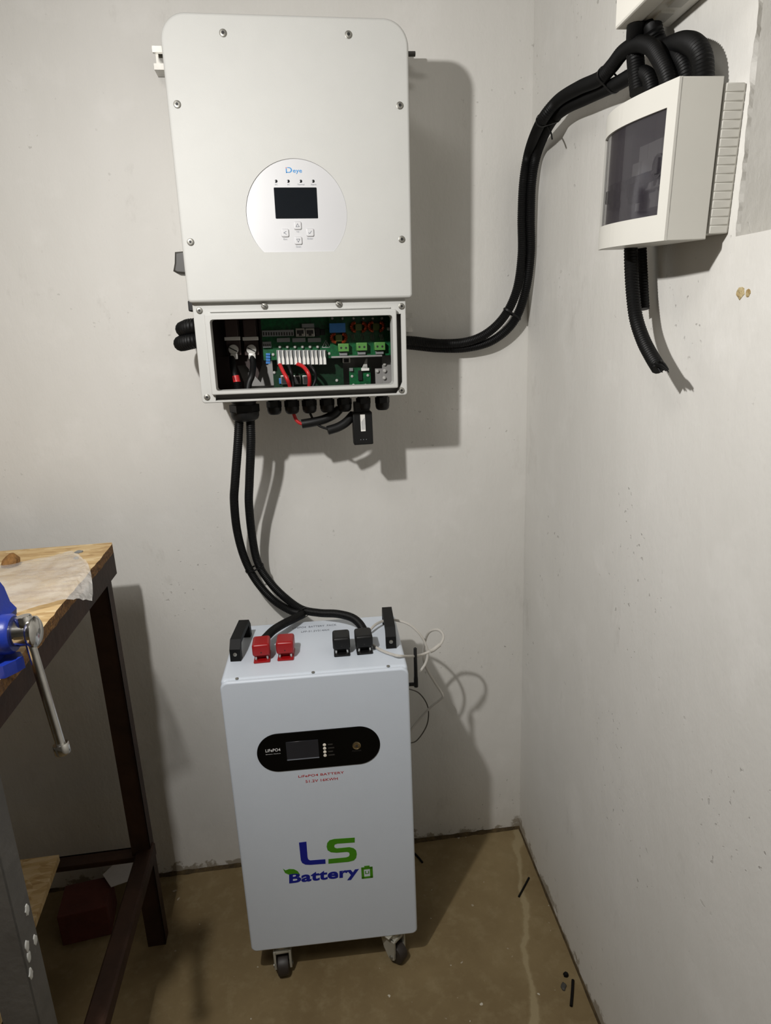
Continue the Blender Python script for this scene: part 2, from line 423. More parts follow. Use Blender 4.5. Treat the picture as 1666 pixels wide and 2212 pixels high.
# crumbly mortar along the joint of the back wall and the floor
mb = MB(); rows = []
nx = 170
for i in range(nx+1):
    x = -1.1+(XC+1.1)*i/nx; k = .5+.5*noise.noise(V((x*14, 1, 0))); k2 = .5+.5*noise.noise(V((x*45, 5, 0)))
    d = .006+.012*k*k2; h = .004+.013*k*k2
    rows.append([V((x, .004, h)), V((x, -d*.35, h*.9)), V((x, -d*.8, h*.35)), V((x, -d, -.001))])
mb.rings(rows, closed=False); mb.done('trim_1', 'dirt', kind='structure')
mb = MB(); rows = []
for i in range(111):
    y = -1.5*i/110; k = .5+.5*noise.noise(V((y*14, 9, 0))); d = .003+.004*k
    rows.append([V((XC+SKEW*y+.002, y, d)), V((XC+SKEW*y-d*.5, y, d*.7)), V((XC+SKEW*y-d, y, -.001))])
mb.rings(rows, closed=False); mb.done('trim_2', 'dirt', kind='structure')
# chipped hole in the right wall
def blob(name, c, n, u_, r, m, parent, seed, h=.0015, k=14, el=1.):
    rg = random.Random(seed); u = V(u_).normalized(); w_ = V(n).cross(u); mb = MB()
    rad = [r*rg.uniform(.8, 1.15) for _ in range(k)]
    R = [[V(c)+V(n)*hh+(u*math.cos(2*math.pi*i/k)*el+w_*math.sin(2*math.pi*i/k))*rad[i]*f for i in range(k)] for hh, f in ((-.001, 1), (h*.6, .93), (h, .6))]
    mb.rings(R, cap0=False); return mb.done(name, m, parent)
nW = -WRN
for i, (px, py, r, mm) in enumerate([(1600, 633, .0078, 'chip'), (1617, 632, .005, 'chip')]):
    blob('plaster_chip', WR(px, py, 0), nW, (0, 0, 1), r, mm, wall_right, i+3, h=-.0008 if i > 5 else .0012)

# ------------------------------------------------------------------ inverter
ZT, RR, DI = 1.9611, 0.0118, .256
INVM = TR((0, 0, ZT)) @ RY(RR); INVI = INVM.inverted()
def I(px, py, d): p = INVI @ WB(px, py, d); return V((p.x, -d, p.z))
inv = empty('hybrid_inverter', INVM, 'tall white wall-mounted hybrid inverter with round keypad and open wiring box', 'inverter')
HW = .211; ZL = -(1.9611-1.4989); ZB = -(1.9611-1.3164)
cx = I(640, 452, DI)
pl = I(531, 452, DI); pr = I(749.5, 452, DI); RP = (pr.x-pl.x)/2; cx.x = (pl.x+pr.x)/2
ztop = I(640, 342, DI).z; cx.z = ztop-RP; zcut = I(645, 544, DI).z
a0 = math.asin((zcut-cx.z)/RP)
def dshape(r, cut):
    a = math.asin((cut-cx.z)/r); n = 56
    return [(cx.x+r*math.cos(math.pi-a-(math.pi-2*a)*0-(-1)*0+(-(math.pi-2*a))*k/n), cx.z+r*math.sin(math.pi-a-(math.pi-2*a)*k/n)) for k in range(n+1)]
cover = rrect(-HW, HW, ZL, 0, (.043, .043, .007, .007), 10)
mb = MB(); mb.prism_hole(cover, dshape(RP, zcut), -DI, -DI+.03, bev=.0045); mb.done('front_cover', 'white', inv)
mb = MB(); mb.b2(-.188, .188, -.228, -.04, ZL-.002, -.022, .004)
for i in range(15):
    x = -.18+.36*i/14; mb.b2(x-.002, x+.002, -.05, -.036, ZL+.01, -.03)
mb.done('heat_sink_body', 'white2', inv)
# keypad
kp = MB(); kp.prism([(x, z) for x, z in dshape(RP-.0002, zcut+.0002)], -DI+.0018, -DI+.026); kp = kp.done('control_panel', 'panel', inv, ang=30)
yk = -DI+.0018
def IK(px, py): p = I(px, py, DI); return p.x, p.z
(x0, z1), (x1, z1b), (x2, z0), (x3, z0b) = IK(591, 405), IK(684, 404), IK(596, 472.5), IK(687.5, 471)
mb = MB(); mb.prism(rrect((x0+x2)/2, (x1+x3)/2, (z0+z0b)/2, (z1+z1b)/2, .0012, 3), yk-.0006, yk+.001, .0003); mb.done('display_screen', 'screen', kp)
lx, lz = IK(618, 374.5); hx, hz = IK(652, 361)
text('eye', lx+.0125, hx, lz-.0005, hz-.004, yk, 'ink_logo', kp, .012, name='logo')
mb = MB()
mb.prism([(lx, lz+.001), (lx+.0017, lz+.001), (lx+.0017, hz-.002), (lx, hz-.002)], yk-.0002, yk)
dp = [(lx+.003+0.0042*0+.0055*math.sin(a)+.0026, (lz+hz)/2+.0008+(hz-lz)*.44*math.cos(a)) for a in [math.pi*k/12 for k in range(13)]]
dpo = [(lx+.0022, (lz+hz)/2+.0008+(hz-lz)*.44)]+dp+[(lx+.0, (lz+hz)/2+.0008-(hz-lz)*.44)]
c0 = V((lx+.0045, (lz+hz)/2+.0008))
mb.rings([[V((x, yk-.0002, z)), V((c0.x+(x-c0.x)*.66, yk-.0002, c0.y+(z-c0.y)*.72))] for x, z in dpo], closed=False)
mb.done('logo', 'ink_logo', kp, smooth=False)
mb = MB(); mb.lathe([(.0009, 0), (.0007, .0003)], (lx+.0008, yk, hz-.0008), (0, -1, 0), 10); mb.done('logo', 'ink_red', kp)
for px, s in ((596.5, 'DC'), (623, 'AC'), (650, 'Normal'), (677, 'Alarm')):
    x, z = IK(px, 391); mb = MB(); mb.lathe([(.0027, 0), (.0025, .0004), (.0012, .0007)], (x, yk, z), (0, -1, 0), 14); mb.done('indicator_light', 'ledk', kp)
    x, z = IK(px+.5, 398); wd = .0018*len(s)+.001
    text(s, x-wd/2, x+wd/2, z-.0013, z+.0013, yk, 'ink_grey', kp, name='caption')
for px, py, s, sym in ((643, 487, 'Up', 0), (616, 503, 'Esc', 1), (670, 502, 'Enter', 2), (644.5, 519.5, 'Down', 3)):
    x, z = IK(px, py); q = .0072
    mb = MB(); mb.prism(rrect(x-q, x+q, z-q, z+q, .003, 5), yk-.0024, yk+.001, .0016); bt = mb.done('button', 'panel', kp)
    wd = .0019*len(s)+.001; z2 = z-.0105
    text(s, x-wd/2, x+wd/2, z2-.0014, z2+.0014, yk, 'ink_grey', kp, name='caption')
    P = {0: [(-3, -2.4), (0, 3), (3, -2.4)], 3: [(-3, 2.4), (0, -3), (3, 2.4)], 1: [(2.5, 2.5), (-2.5, 0), (2.5, -2.5)], 2: [(-3, 0), (-1, -2.4), (3, 2.4)]}[sym]
    pts = [V((x+a*.001, yk-.00245, z+b*.001)) for a, b in P]; closed = sym in (0, 3)
    mb = MB()
    for a, b in zip(pts, pts[1:]+([pts[0]] if closed else [])): mb.cyl(a, b, .00045, seg=5)
    mb.done('symbol', 'ink_grey', bt)
def screw(px, py, d, r, parent, socket=True):
    p = I(px, py, d)
    mb = MB(); mb.lathe([(r*1.15, -.001), (r*1.15, .0006), (r, .0010), (r*.95, .0025), (r*.55, .0030)] if socket else [(r, -.001), (r, .0015), (r*.8, .0024), (r*.3, .0028)], p, (0, -1, 0), 16)
    o = mb.done('screw', 'bolt', parent)
    mb = MB()
    if socket: mb.lathe([(r*.5, .0027), (r*.5, .0032)], p, (0, -1, 0), 6)
    else: mb.box(p+V((0, -.0028, 0)), (r*1.6, .0006, r*.28), rot=Matrix.Rotation(.6, 3, 'Y'))
    mb.done('screw_socket', 'hex', o); return o
for px, py in ((482, 71.5), (753, 75), (383, 225.5), (864, 228), (412, 523), (868, 517)): screw(px, py, DI, .0056, inv)
# lower wiring box
fy = .240
o_tl, o_br = I(417, 655, fy), I(879.5, 853.5, fy); o_bl = I(437, 869, fy)
BX0, BX1, BZ0, BZ1 = (o_tl.x+o_bl.x)/2, o_br.x, (o_br.z+o_bl.z)/2, ZL+.006
fy2 = .250
q = [I(*a, fy2) for a in ((453, 689), (849, 681.5), (850.5, 830.5), (467, 845))]
ox0, ox1, oz0, oz1 = (q[0].x+q[3].x)/2, (q[1].x+q[2].x)/2, (q[2].z+q[3].z)/2, (q[0].z+q[1].z)/2
hole = rrect(ox0, ox1, oz0, oz1, .005, 2)
mb = MB(); mb.prism_hole(rrect(BX0, BX1, BZ0, BZ1, .006, 4), inset(rrect(BX0, BX1, BZ0, BZ1, .006, 4), .003), -fy+.001, -.045)
mb.b2(BX0+.002, BX1-.002, -.05, -.045, BZ0+.002, BZ1-.002); wbx = mb.done('wiring_box', 'white2', inv)
groove = [(ox0-.004, oz1+.004), (ox1+.0185, oz1+.002), (ox1+.0185, oz0+.003), (ox1+.006, oz0-.0195), (ox0-.004, oz0-.0195)]
mb = MB(); mb.prism_hole(rrect(BX0-.001, BX1+.001, BZ0-.001, BZ1, .006, 4), groove, -fy, -fy+.006, bev=.002); mb.done('flange', 'white', inv)
mb = MB(); mb.prism_hole(rrect(BX0+.002, BX1-.002, BZ0+.002, BZ1-.002, .004, 4), hole, -fy+.024, -fy+.026); mb.done('groove_floor', 'intgrey', inv)
mb = MB(); mb.prism_hole(rrect(ox0-.0095, ox1+.0085, oz0-.0075, oz1+.0105, .003, 3), hole, -fy2, -fy+.024, bev=.0025); mb.done('opening_rim', 'white', inv)
# pressed cover hooks just under the front cover
mb = MB(); mb.b2(BX0+.03, BX1-.03, -fy-.0035, -fy+.002, oz1+.013, oz1+.0155, .001); mb.done('hanging_rail', 'white', inv)
for px, py in ((431, 671), (867.5, 661.5), (447.5, 858), (867.5, 843)): screw(px, py, fy+.0005, .0052, inv)
for px, py in ((571, 661), (732, 656.5)): screw(px, py, fy+.002, .006, inv, False)
# --- inside
mb = MB()
for a_ in ((BX0+.004, BX0+.006, BZ0+.004, BZ1-.004), (BX1-.006, BX1-.004, BZ0+.004, BZ1-.004), (BX0+.004, BX1-.004, BZ1-.006, BZ1-.004), (BX0+.004, BX1-.004, BZ0+.0035, BZ0+.0045)):
    mb.b2(a_[0], a_[1], -fy+.008, -.051, a_[2], a_[3])
mb.done('cavity_shade_liner', 'darkgrey', inv)  # dark sheets added to deepen the shade inside the wiring box
yb_, ym, yl = .060, .126, .096
mb = MB(); mb.b2(ox0-.006, ox1+.006, -yb_-.002, -yb_, oz0-.006, oz1+.01); mb.done('back_plate', 'intgrey', inv)
a, b = I(455, 690, .09), I(556, 845, .09)
def PX(px0, px1, py0, py1, d):
    """local box edges for a px rectangle at depth d"""
    p, q2 = I(px0, (py0+py1)/2, d), I(px1, (py0+py1)/2, d); u, v = I((px0+px1)/2, py0, d), I((px0+px1)/2, py1, d)
    return p.x, q2.x, v.z, u.z
x0, x1, z0, z1 = PX(448, 562, 680, 790, .08)
mb = MB(); mb.prism([(x0, z1), (x1, z1), (x1, z0), (x1-.012, z0-.03), (x1-.035, z0), (x0, z0)], -.08, -.075); mb.done('insulator_board', 'brownb', inv)
x0, x1, z0, z1 = PX(450, 526, 770, 848, .085); mb = MB(); mb.prism([(x0, z1), (x0+(x1-x0)*.75, z1), (x1, z0+.02), (x1, z0), (x0, z0)], -.085, -.08); mb.done('insulator_board', 'brownb', inv)
for px in (503, 542):      # battery terminals
    x0, x1, z0, z1 = PX(px-17, px+15, 690, 768, .122); xm = (x0+x1)/2
    mb = MB(); mb.b2(x0, x1, -.112, -.08, z0, z1, .0015); mb.b2(x0+.002, x1-.002, -.127, -.107, z1-.035, z1, .0015); t = mb.done('battery_terminal', 'brownb', inv)
    mb = MB(); z = z0+(z1-z0)*.42; mb.b2(x0-.001, x1+.001, -.128, -.097, z, z+.0075, .001); mb.done('clamp_bar', 'pinm', t)
    zz = z0+.012; mb = MB(); mb.lathe([(.0105, 0), (.0105, .006), (.0098, .0075), (.004, .008)], (xm, -.115, zz), (0, -1, 0), 20)
    mb.done('terminal_screw', 'pinm', t)
    mb = MB(); mb.box((xm, -.1233, zz), (.018, .001, .0022), rot=Matrix.Rotation(.5, 3, 'Y')); mb.done('screw_slot', 'hex', t)
    mb = MB(); mb.b2(xm-.007, xm+.008, -.127, -.115, z0-.008, z0+.004, .002); mb.done('cable_lug', 'pinm', t)
# circuit boards
def board(name, m, px0, px1, py0, py1, d, extra=None):
    x0, x1, z0, z1 = PX(px0, px1, py0, py1, d); mb = MB(); mb.b2(x0, x1, -d, -d+.0016, z0, z1); return mb.done(name, m, inv)
mainb = board('circuit_board', 'pcb', 566, 722, 680, 776, ym)
lowb = board('circuit_board', 'pcb2', 590, 742, 776, 838, yl)
rightb = board('circuit_board', 'pcb', 712, 852, 680, 769, ym+.012)
smallb = board('circuit_board', 'pcb', 755, 801, 793, 842, yl)
def blk(parent, name, m, px0, px1, py0, py1, d, th, bev=.0006):
    x0, x1, z0, z1 = PX(px0, px1, py0, py1, d+th); mb = MB(); mb.b2(x0, x1, -d-th, -d+.0005, z0, z1, bev); return mb.done(name, m, parent)
def pin(parent, px, py, d, r, th, m='pinm', n='solder_pin'):
    p = I(px, py, d+th); mb = MB(); mb.lathe([(r, 0), (r, th*.6), (r*.5, th)], V((p.x, -d, p.z)), (0, -1, 0), 10); return mb.done(n, m, parent)
st = blk(mainb, 'terminal_strip', 'tgrey', 566, 635, 713, 726.5, ym, .010)
for k in range(12): blk(mainb, 'terminal_slot', 'hex', 568.2+k*5.6, 571+k*5.6, 717.5, 724.5, ym, .0104, 0)
blk(mainb, 'terminal_strip', 'tgrey', 567.5, 586, 738, 751, ym, .008)
for k in range(4): blk(mainb, 'terminal_slot', 'hex', 569+k*4.4, 571.4+k*4.4, 743, 749.5, ym, .0084, 0)
for k in range(4): blk(mainb, 'dip_switch', 'tblue', 574.5, 584, 764+k*6-1, 769+k*6-1, ym, .006)
for k in range(3): blk(mainb, 'relay', 'tgrey', 598+k*33.5, 626.5+k*33.5, 730, 739, ym, .010)
for k in range(6):
    pin(mainb, 604.5+k*16.4, 749.5, ym, .0034, .008)
    c = blk(mainb, 'spring_connector', 'tgrey', 598+k*18, 615+k*18, 756, 788, ym, .012)
    for j in range(2):
        p0, p1 = I(599.3+k*18+j*8.4, 757, ym+.016), I(606.8+k*18+j*8.4, 787, ym+.016); xw = p1.x-p0.x; xm = (p0.x+p1.x)/2
        mb = MB(); mb.prism([(xm-xw*.17, p0.z), (xm+xw*.17, p0.z), (xm+xw*.22, p0.z-(p0.z-p1.z)*.4), (xm+xw*.48, p0.z-(p0.z-p1.z)*.62), (xm+xw*.48, p1.z), (xm-xw*.48, p1.z), (xm-xw*.48, p0.z-(p0.z-p1.z)*.62), (xm-xw*.22, p0.z-(p0.z-p1.z)*.4)], -ym-.016, -ym-.011); mb.done('release_lever', 'twhite', mainb)
for px in (649, 670):
    r_ = blk(mainb, 'network_socket', 'steel', px-10, px+9.5, 709, 727, ym, .013)
    x0, x1, z0, z1 = PX(px-7.5, px+7, 713, 725.5, ym+.0135); mb = MB(); mb.prism([(x0, z1), (x1, z1), (x1, z0+.004), (x1-.004, z0+.004), (x1-.004, z0), (x0+.004, z0), (x0+.004, z0+.004), (x0, z0+.004)], -ym-.0134, -ym-.01); mb.done('socket_opening', 'hex', mainb)
blk(mainb, 'connector_block', 'tgrey', 652, 679, 699, 708, ym, .010); blk(mainb, 'connector_block', 'blackp', 681, 691, 708, 726, ym, .010)
blk(mainb, 'connector_block', 'blackp', 692, 702, 711, 724, ym, .008)
for px, py in ((590, 766), (712, 764), (592.5, 805), (728, 822)): pin(mainb if py < 790 else lowb, px, py, ym if py < 790 else yl, .0032, .004, n='mounting_screw')
# warning triangle printed on the board
tri = [I(704, 735, ym+.0005), I(713, 750.5, ym+.0005), I(696, 750.5, ym+.0005)]
mb = MB()
for a, b in zip(tri, tri[1:]+tri[:1]): mb.cyl(a, b, .0006, seg=5)
bz = [I(705.5, 740, ym+.0005), I(702.5, 745, ym+.0005), I(706, 744.5, ym+.0005), I(703.5, 749, ym+.0005)]
for a, b in zip(bz, bz[1:]): mb.cyl(a, b, .0005, seg=5)
mb.done('warning_symbol', 'ink_white', mainb)
yr = ym+.012
blk(rightb, 'film_capacitor', 'tblue', 712, 746.5, 698, 718.5, yr, .02)
for px, py in ((732, 730), (775, 706.5), (813, 705.5)):
    blk(rightb, 'choke_core', 'core', px-7.5, px+7.5, py-8, py+8, yr, .012, .002)
    for sgn in (-1, 1):
        pts = [I(px+sgn*a, py+b, yr+.008) for a, b in ((7, -9), (13, -7), (15.5, 0), (12, 7), (6, 9))]
        mb = MB(); mb.tube(pts, .0042, 8, .0015, rib=.003, amp=.2); mb.done('copper_winding', 'copper', rightb)
for k, (px, py) in enumerate(((742.5, 751), (782, 749), (821, 748))):
    t = blk(rightb, 'screw_terminal', 'tgreen', px-11.5, px+11.5, py-9, py+8.5, yr, .016, .001)
    for s_ in (-1, 1): pin(rightb, px+s_*5.3, py+.5, yr+.0155, .0034, .0006, 'hex', 'terminal_hole')
    blk(rightb, 'connector_block', 'tgrey', px-9, px+8, py+10, py+17, yr, .008)
for g_, px in enumerate((762, 783, 803, 824)):
    for k in range(3): 
        p0, p1 = I(px-4+k*3, 722, yr+.003), I(px-1+k*3, 735, yr+.003); mb = MB(); mb.cyl(p0, p1, .0006, seg=6); mb.done('resistor_lead', 'steel', rightb)
for px in (718, 740, 764, 785, 806, 826): pin(rightb, px, 688, yr, .003, .006)
pin(rightb, 840, 710, yr, .0038, .005, n='mounting_screw')
blk(inv, 'din_edge', 'intgrey', 716, 826, 768, 772, ym, .018)
# lower right details
x0, x1, z0, z1 = PX(826, 852, 764, 828, .105); mb = MB(); mb.b2(x0, x1, -.105, -.1025, z0, z1, .0005); gb = mb.done('earth_plate', 'intgrey', inv)
x0, x1, z0, z1 = PX(811, 827, 796, 829, .098); mb = MB(); mb.b2(x0, x1, -.098, -.0955, z0, z1, .0005); mb.done('bracket', 'intgrey', gb)
for px, py in ((831.5, 786.5), (832, 801.5), (831, 817), (816, 802)): pin(gb, px, py, .105 if px > 820 else .098, .004, .006, n='earth_screw')
for px, py in ((761, 813), (795, 811), (764, 832), (790, 832)): pin(smallb, px, py, yl, .003, .003, n='mounting_screw')
blk(smallb, 'chip', 'blackp', 774, 783, 800, 822, yl, .005); blk(smallb, 'connector_block', 'twhite', 781, 798, 795, 801, yl, .010); blk(smallb, 'connector_block', 'tgrey', 755, 763, 795, 802, yl, .006)
p0 = [I(783+k*2.6, 795, yl+.01) for k in range(5)]; p1 = I(791, 775, yl+.012)
for k in range(5): mb = MB(); mb.tube([p0[k], (p0[k]+p1)/2+V((0, -.004, 0)), p1+V((k*.0006, 0, 0))], .0008, 6, .004); mb.done('ribbon_wire', 'twhite', smallb)
x0, x1, z0, z1 = PX(742, 764, 769, 780, .14); blk(inv, 'network_socket', 'steel', 740, 757, 772, 784, yl, .012); blk(inv, 'socket_opening', 'hex', 743, 754, 774.5, 783, yl, .0125)
for px in (616, 641, 663): blk(lowb, 'network_socket', 'steel', px-9, px+9, 811, 830, yl, .011); blk(lowb, 'socket_opening', 'hex', px-7, px+7, 814, 829, yl, .0114)
blk(lowb, 'dip_switch', 'tblue', 603, 611.5, 817, 829, yl, .006)
# wires inside
def itube(name, m, pts, r, parent=None, **kw):
    mb = MB(); mb.tube([I(px, py, d) for px, py, d in pts], r, kw.pop('seg', 10), kw.pop('step', .004), **kw); return mb.done(name, m, parent if parent else inv)
itube('power_wire', 'redwire', [(604, 786, .138), (612, 803, .150), (621, 820, .16), (627, 838, .15), (630, 868, .15)], .0042)
itube('power_wire', 'redwire', [(642, 786, .138), (655, 792, .150), (666, 806, .165), (669, 822, .16), (668, 838, .15), (667, 868, .15)], .0042)
itube('power_wire', 'blackp', [(622, 786, .136), (629, 805, .15), (633, 825, .145), (632, 868, .15)], .0036)
itube('power_wire', 'blackp', [(665, 786, .136), (678, 800, .15), (682, 818, .148), (672, 845, .15)], .0036)
itube('battery_lead', 'blackp', [(502, 772, .122), (503, 790, .135), (507, 808, .155), (511, 822, .16)], .0066)
itube('battery_lead', 'redwire', [(509, 812, .157), (512.5, 827, .16)], .0076)
itube('battery_lead', 'rubber', [(512.5, 826, .16), (515, 850, .165), (518, 880, .168)], .0088, rib=.004)
itube('battery_lead', 'blackp', [(545, 772, .122), (547, 790, .135), (544, 812, .155), (537, 832, .16), (533, 880, .165)], .0066)
# glands on the underside
def gland(px, w_, h_, d=.155, nm='cable_gland'):
    p = I(px, 866, d); wl = w_/2/1075.; hl = h_/1075.; p.z = BZ0+.001
    mb = MB(); mb.lathe([(wl*.86, 0), (wl*.86, -hl*.2), (wl*.8, -hl*.22), (wl*.8, -hl*.30)], p, (0, 0, 1), 24)
    g = mb.done(nm, 'blackp', inv)
    mb = MB(); mb.lathe([(wl, -hl*.30), (wl, -hl*.62)], p, (0, 0, 1), 6, .3)
    mb.lathe([(wl*.96, -hl*.60), (wl*.95, -hl*.78), (wl*.86, -hl*.92), (wl*.62, -hl), (wl*.5, -hl*.96)], p, (0, 0, 1), 24)
    mb.done('dome_nut', 'blackp', g); return p
gland(527, 66, 52, .165, 'battery_cable_gland')
for px in (591.5, 630, 668, 706.5, 744, 785, 826): gland(px, 34, 42)
mb = MB(); p0 = I(387, 569, .13)
mb.prism([(I(396, 542, .13).x+.03, I(396, 542, .13).z), (I(380, 546, .13).x, I(380, 546, .13).z), (I(379.5, 570, .13).x, I(379.5, 570, .13).z), (I(376.5, 587, .13).x, I(376.5, 587, .13).z), (I(385, 592, .13).x, I(385, 592, .13).z), (I(397, 596, .13).x+.03, I(397, 596, .13).z)], -.145, -.095, .004); mb.done('disconnect_switch', 'darkgrey', inv)
mb = MB(); x0, x1, z0, z1 = PX(408, 419, 650, 673, .2); mb.b2(x0, x1+.01, -.21, -.18, z0, z1, .002); mb.done('hinge_tab', 'blackp', inv)

# mounting rails behind the inverter
def strut(zc, x0, x1, label, hgt=.041):
    o = empty('mounting_rail', TR(((x0+x1)/2, 0, zc)) @ RY(RR*0.6), label, 'rail'); L_ = (x1-x0)/2; h = hgt/2; t = .002
    mb = MB(); mb.b2(-L_, L_, -.003, 0, -h, h); mb.b2(-L_, L_, -.038, 0, h-t, h); mb.b2(-L_, L_, -.038, 0, -h, -h+t)
    mb.b2(-L_, L_, -.040, -.038, h-.009, h); mb.b2(-L_, L_, -.040, -.038, -h, -h+.009); mb.b2(-L_, L_, -.04, -.032, h-.011, h-.009); mb.b2(-L_, L_, -.04, -.032, -h+.009, -h+.011)
    mb.done('channel', 'steel', o, smooth=False)
    for s_ in (-1, 1): mb = MB(); mb.lathe([(.009, 0), (.009, .006), (.005, .010)], (s_*(L_-.03), -.003, 0), (0, -1, 0), 6); mb.done('anchor_bolt', 'steel', o)
rl, rr_ = WB(328, 103, .04), WB(897, 116, .04)
zc = (WB(327, 128, .04).z+rr_.z)/2-.006
strut(zc, rl.x, WB(876, 116, .04).x, 'galvanised strut channel ending above the left shoulder of the inverter')
mb = MB(); a, b = WB(860, 116.5, .05), WB(897, 116.5, .05); mb.cyl(a, b, .0048, seg=12); tag(mb.done('threaded_stud', 'darkgrey'), 'grey stud poking out behind the upper right edge of the inverter', 'stud')
z2 = (WB(891, 677, .04).z+WB(891, 713, .04).z)/2
strut(z2, -.20, WB(891, 690, .04).x, 'galvanised strut channel behind the lower wiring box of the inverter')

# data stick plugged in underneath
p = INVM @ I(783, 925, .155); a, b = WB(763, 925, .165), WB(805, 925, .165); ztop, zbot = WB(783, 878, .165).z, WB(783, 960, .165).z
st = empty('data_logger_stick', TR((p.x, -.155, zbot)), 'black data logger stick with a white sticker plugged into the inverter underside', 'data logger')
hw = (b.x-a.x)/2; hh = ztop-zbot
mb = MB(); mb.b2(-hw, hw, -.016, .012, 0, hh*.86, .0025, 3); mb.b2(-hw*.8, hw*.8, -.012, .010, hh*.84, hh+.01, .002); stb = mb.done('stick_body', 'blackp', st)
mb = MB(); mb.b2(-.0048, .0052, -.0166, -.0158, hh*.36, hh*.80); lb = mb.done('sticker', 'twhite', st)
for k in range(4): mb = MB(); mb.b2(-.003+k*.002, -.0022+k*.002, -.0169, -.0165, hh*.40, hh*(.62+.03*k)); mb.done('print_line', 'ink_grey', lb)
for k in range(3): mb = MB(); mb.lathe([(.0011, 0), (.0008, .0006)], (-.006+.006*k, -.0158, hh*.14), (0, -1, 0), 8); mb.done('indicator_light', 'ink_grey', st)

# ------------------------------------------------------------------ conduits and cables
RIB = .0042
def conduit(name, pts, r, label, cat='conduit', m='rubber', rib=RIB, group=None, amp=.1, seg=14):
    mb = MB(); mb.tube(pts, r, seg, .006, rib=rib, amp=amp); o = mb.done(name, m, ang=30); return tag(o, label, cat, group)
B = lambda d, *q: [WB(px, py, d) for px, py in q]
# battery leads in black corrugated sleeve
yv = lambda *q: [WB(px, py, d) if d > -.5 else FZ(px, py, .778) for px, py, d in q]
CA = yv((517, 905, .165), (514, 960, .160), (508, 1040, .135), (506, 1085, .115), (513, 1150, .085), (530, 1210, .062), (556, 1258, .052), (592, 1297, .055), (628, 1319, .075), (652, 1326, .10), (640, 1334, .125), (612, 1348, .17), (590, 1362, .20), (572, 1380, .235))
conduit('battery_cable', CA, .0098,
        'black sleeved battery cable that ends in the red plug beside the left handle')
CB = yv((541, 905, .165), (542, 960, .155), (539, 1040, .125), (538, 1090, .105), (545, 1160, .075), (557, 1215, .058), (582, 1256, .056), (615, 1290, .060), (652, 1316, .085), (690, 1324, .115), (728, 1326, .145), (760, 1334, .175), (779, 1350, .205), (789, 1372, .235))
conduit('battery_cable', CB, .0098,
        'black sleeved battery cable that ends in the black plug beside the right handle')
def tie(pa, pb, near, r, label, tail=None):
    A2, B2 = smooth_path(pa, .004), smooth_path(pb, .004); near = V(near)
    i = min(range(len(A2)), key=lambda k: (A2[k]-near).length); c1 = A2[i]
    c2 = min(B2, key=lambda q: (q-c1).length); a = (A2[min(i+3, len(A2)-1)]-A2[max(i-3, 0)]).normalized()
    d = (c2-c1); d -= a*d.dot(a); c2 = c1+d; u = d.normalized(); w_ = a.cross(u); R2 = r+.0012
    ring = [c1-u*math.cos(t)*R2+w_*math.sin(t)*R2 for t in [-math.pi/2+math.pi*k/14 for k in range(15)]]
    ring += [c2+u*math.cos(t)*R2+w_*math.sin(t)*R2 for t in [math.pi/2-math.pi*k/14 for k in range(15)]]
    rin = [c1+d/2+(q-c1-d/2)*.95 for q in ring]
    o = MB(); o.rings([[q-a*.002 for q in rin], [q-a*.002 for q in ring], [q+a*.002 for q in ring], [q+a*.002 for q in rin]], False, False)
    if tail: o.tube([V(tail[0]), (V(tail[0])+V(tail[1]))/2+V((.002, 0, 0)), V(tail[1])], .0016, 6, .004)
    return tag(o.done('cable_tie', 'blackp'), label, 'cable tie')
tie(CA, CB, WB(545, 1228, .055), .0098, 'black cable tie binding the two battery cables above the battery')
tie(CA, CB, WB(652, 1326, .10), .0098, 'black cable tie where the battery cables part over the battery')
# the pair of conduits sweeping from the inverter to the corner
def R_(d, *q): return [WR(px, py, d) for px, py in q]
A_ = yv((840, 735, .075), (890, 736, .060), (950, 742, .045), (1010, 738, .04), (1055, 718, .04), (1092, 680, .04), (1117, 625, .045), (1128, 550, .05), (1128, 470, .05), (1132, 390, .058), (1144, 325, .085)) + R_(.060, (1170, 262)) + R_(.05, (1205, 218), (1250, 190), (1295, 170)) + R_(.048, (1322, 143), (1346, 113), (1377, 95), (1406, 101), (1424, 125), (1440, 158), (1450, 200))
B_ = yv((840, 742, .045), (890, 746, .040), (950, 752, .030), (1010, 751, .028), (1065, 735, .028), (1110, 695, .028), (1135, 630, .036), (1146, 550, .052), (1146, 470, .058), (1149, 390, .066), (1162, 325, .098)) + R_(.034, (1190, 264)) + R_(.032, (1222, 234), (1262, 214), (1300, 196)) + R_(.034, (1335, 180), (1362, 165), (1385, 158), (1402, 168), (1410, 200))
conduit('corrugated_conduit', A_, .0105, 'black corrugated conduit arching onto the breaker box, outer one of the inverter pair')
conduit('corrugated_conduit', B_, .0105, 'black corrugated conduit diving behind the breaker box, inner one of the inverter pair')
tie(A_, B_, WR(1306, 165, .05), .0105, 'black cable tie round both conduits left of the upper right boxes')
tie(A_, B_, WR(1172, 258, .06), .0105, 'black cable tie with a short tail where both conduits cross the room corner', tail=(WR(1184, 275, .04), WR(1193, 300, .045)))
tie(A_, B_, WB(1098, 672, .04), .0105, 'black cable tie low on the bend of the two conduits')
UF = WR(1443, 66, 0)
U0 = lambda px, py: [FZ(px, py, UF.z+.012), FZ(px, py, UF.z-.002)]
conduit('corrugated_conduit', U0(1374, 57)+R_(.040, (1372, 95), (1374, 140), (1380, 200)), .012, 'black corrugated conduit running straight down from the upper box, leftmost of that bundle')
conduit('corrugated_conduit', U0(1408, 55)+R_(.026, (1420, 95), (1436, 130), (1452, 195)), .013, 'black corrugated conduit slanting down from the upper box behind the arch')
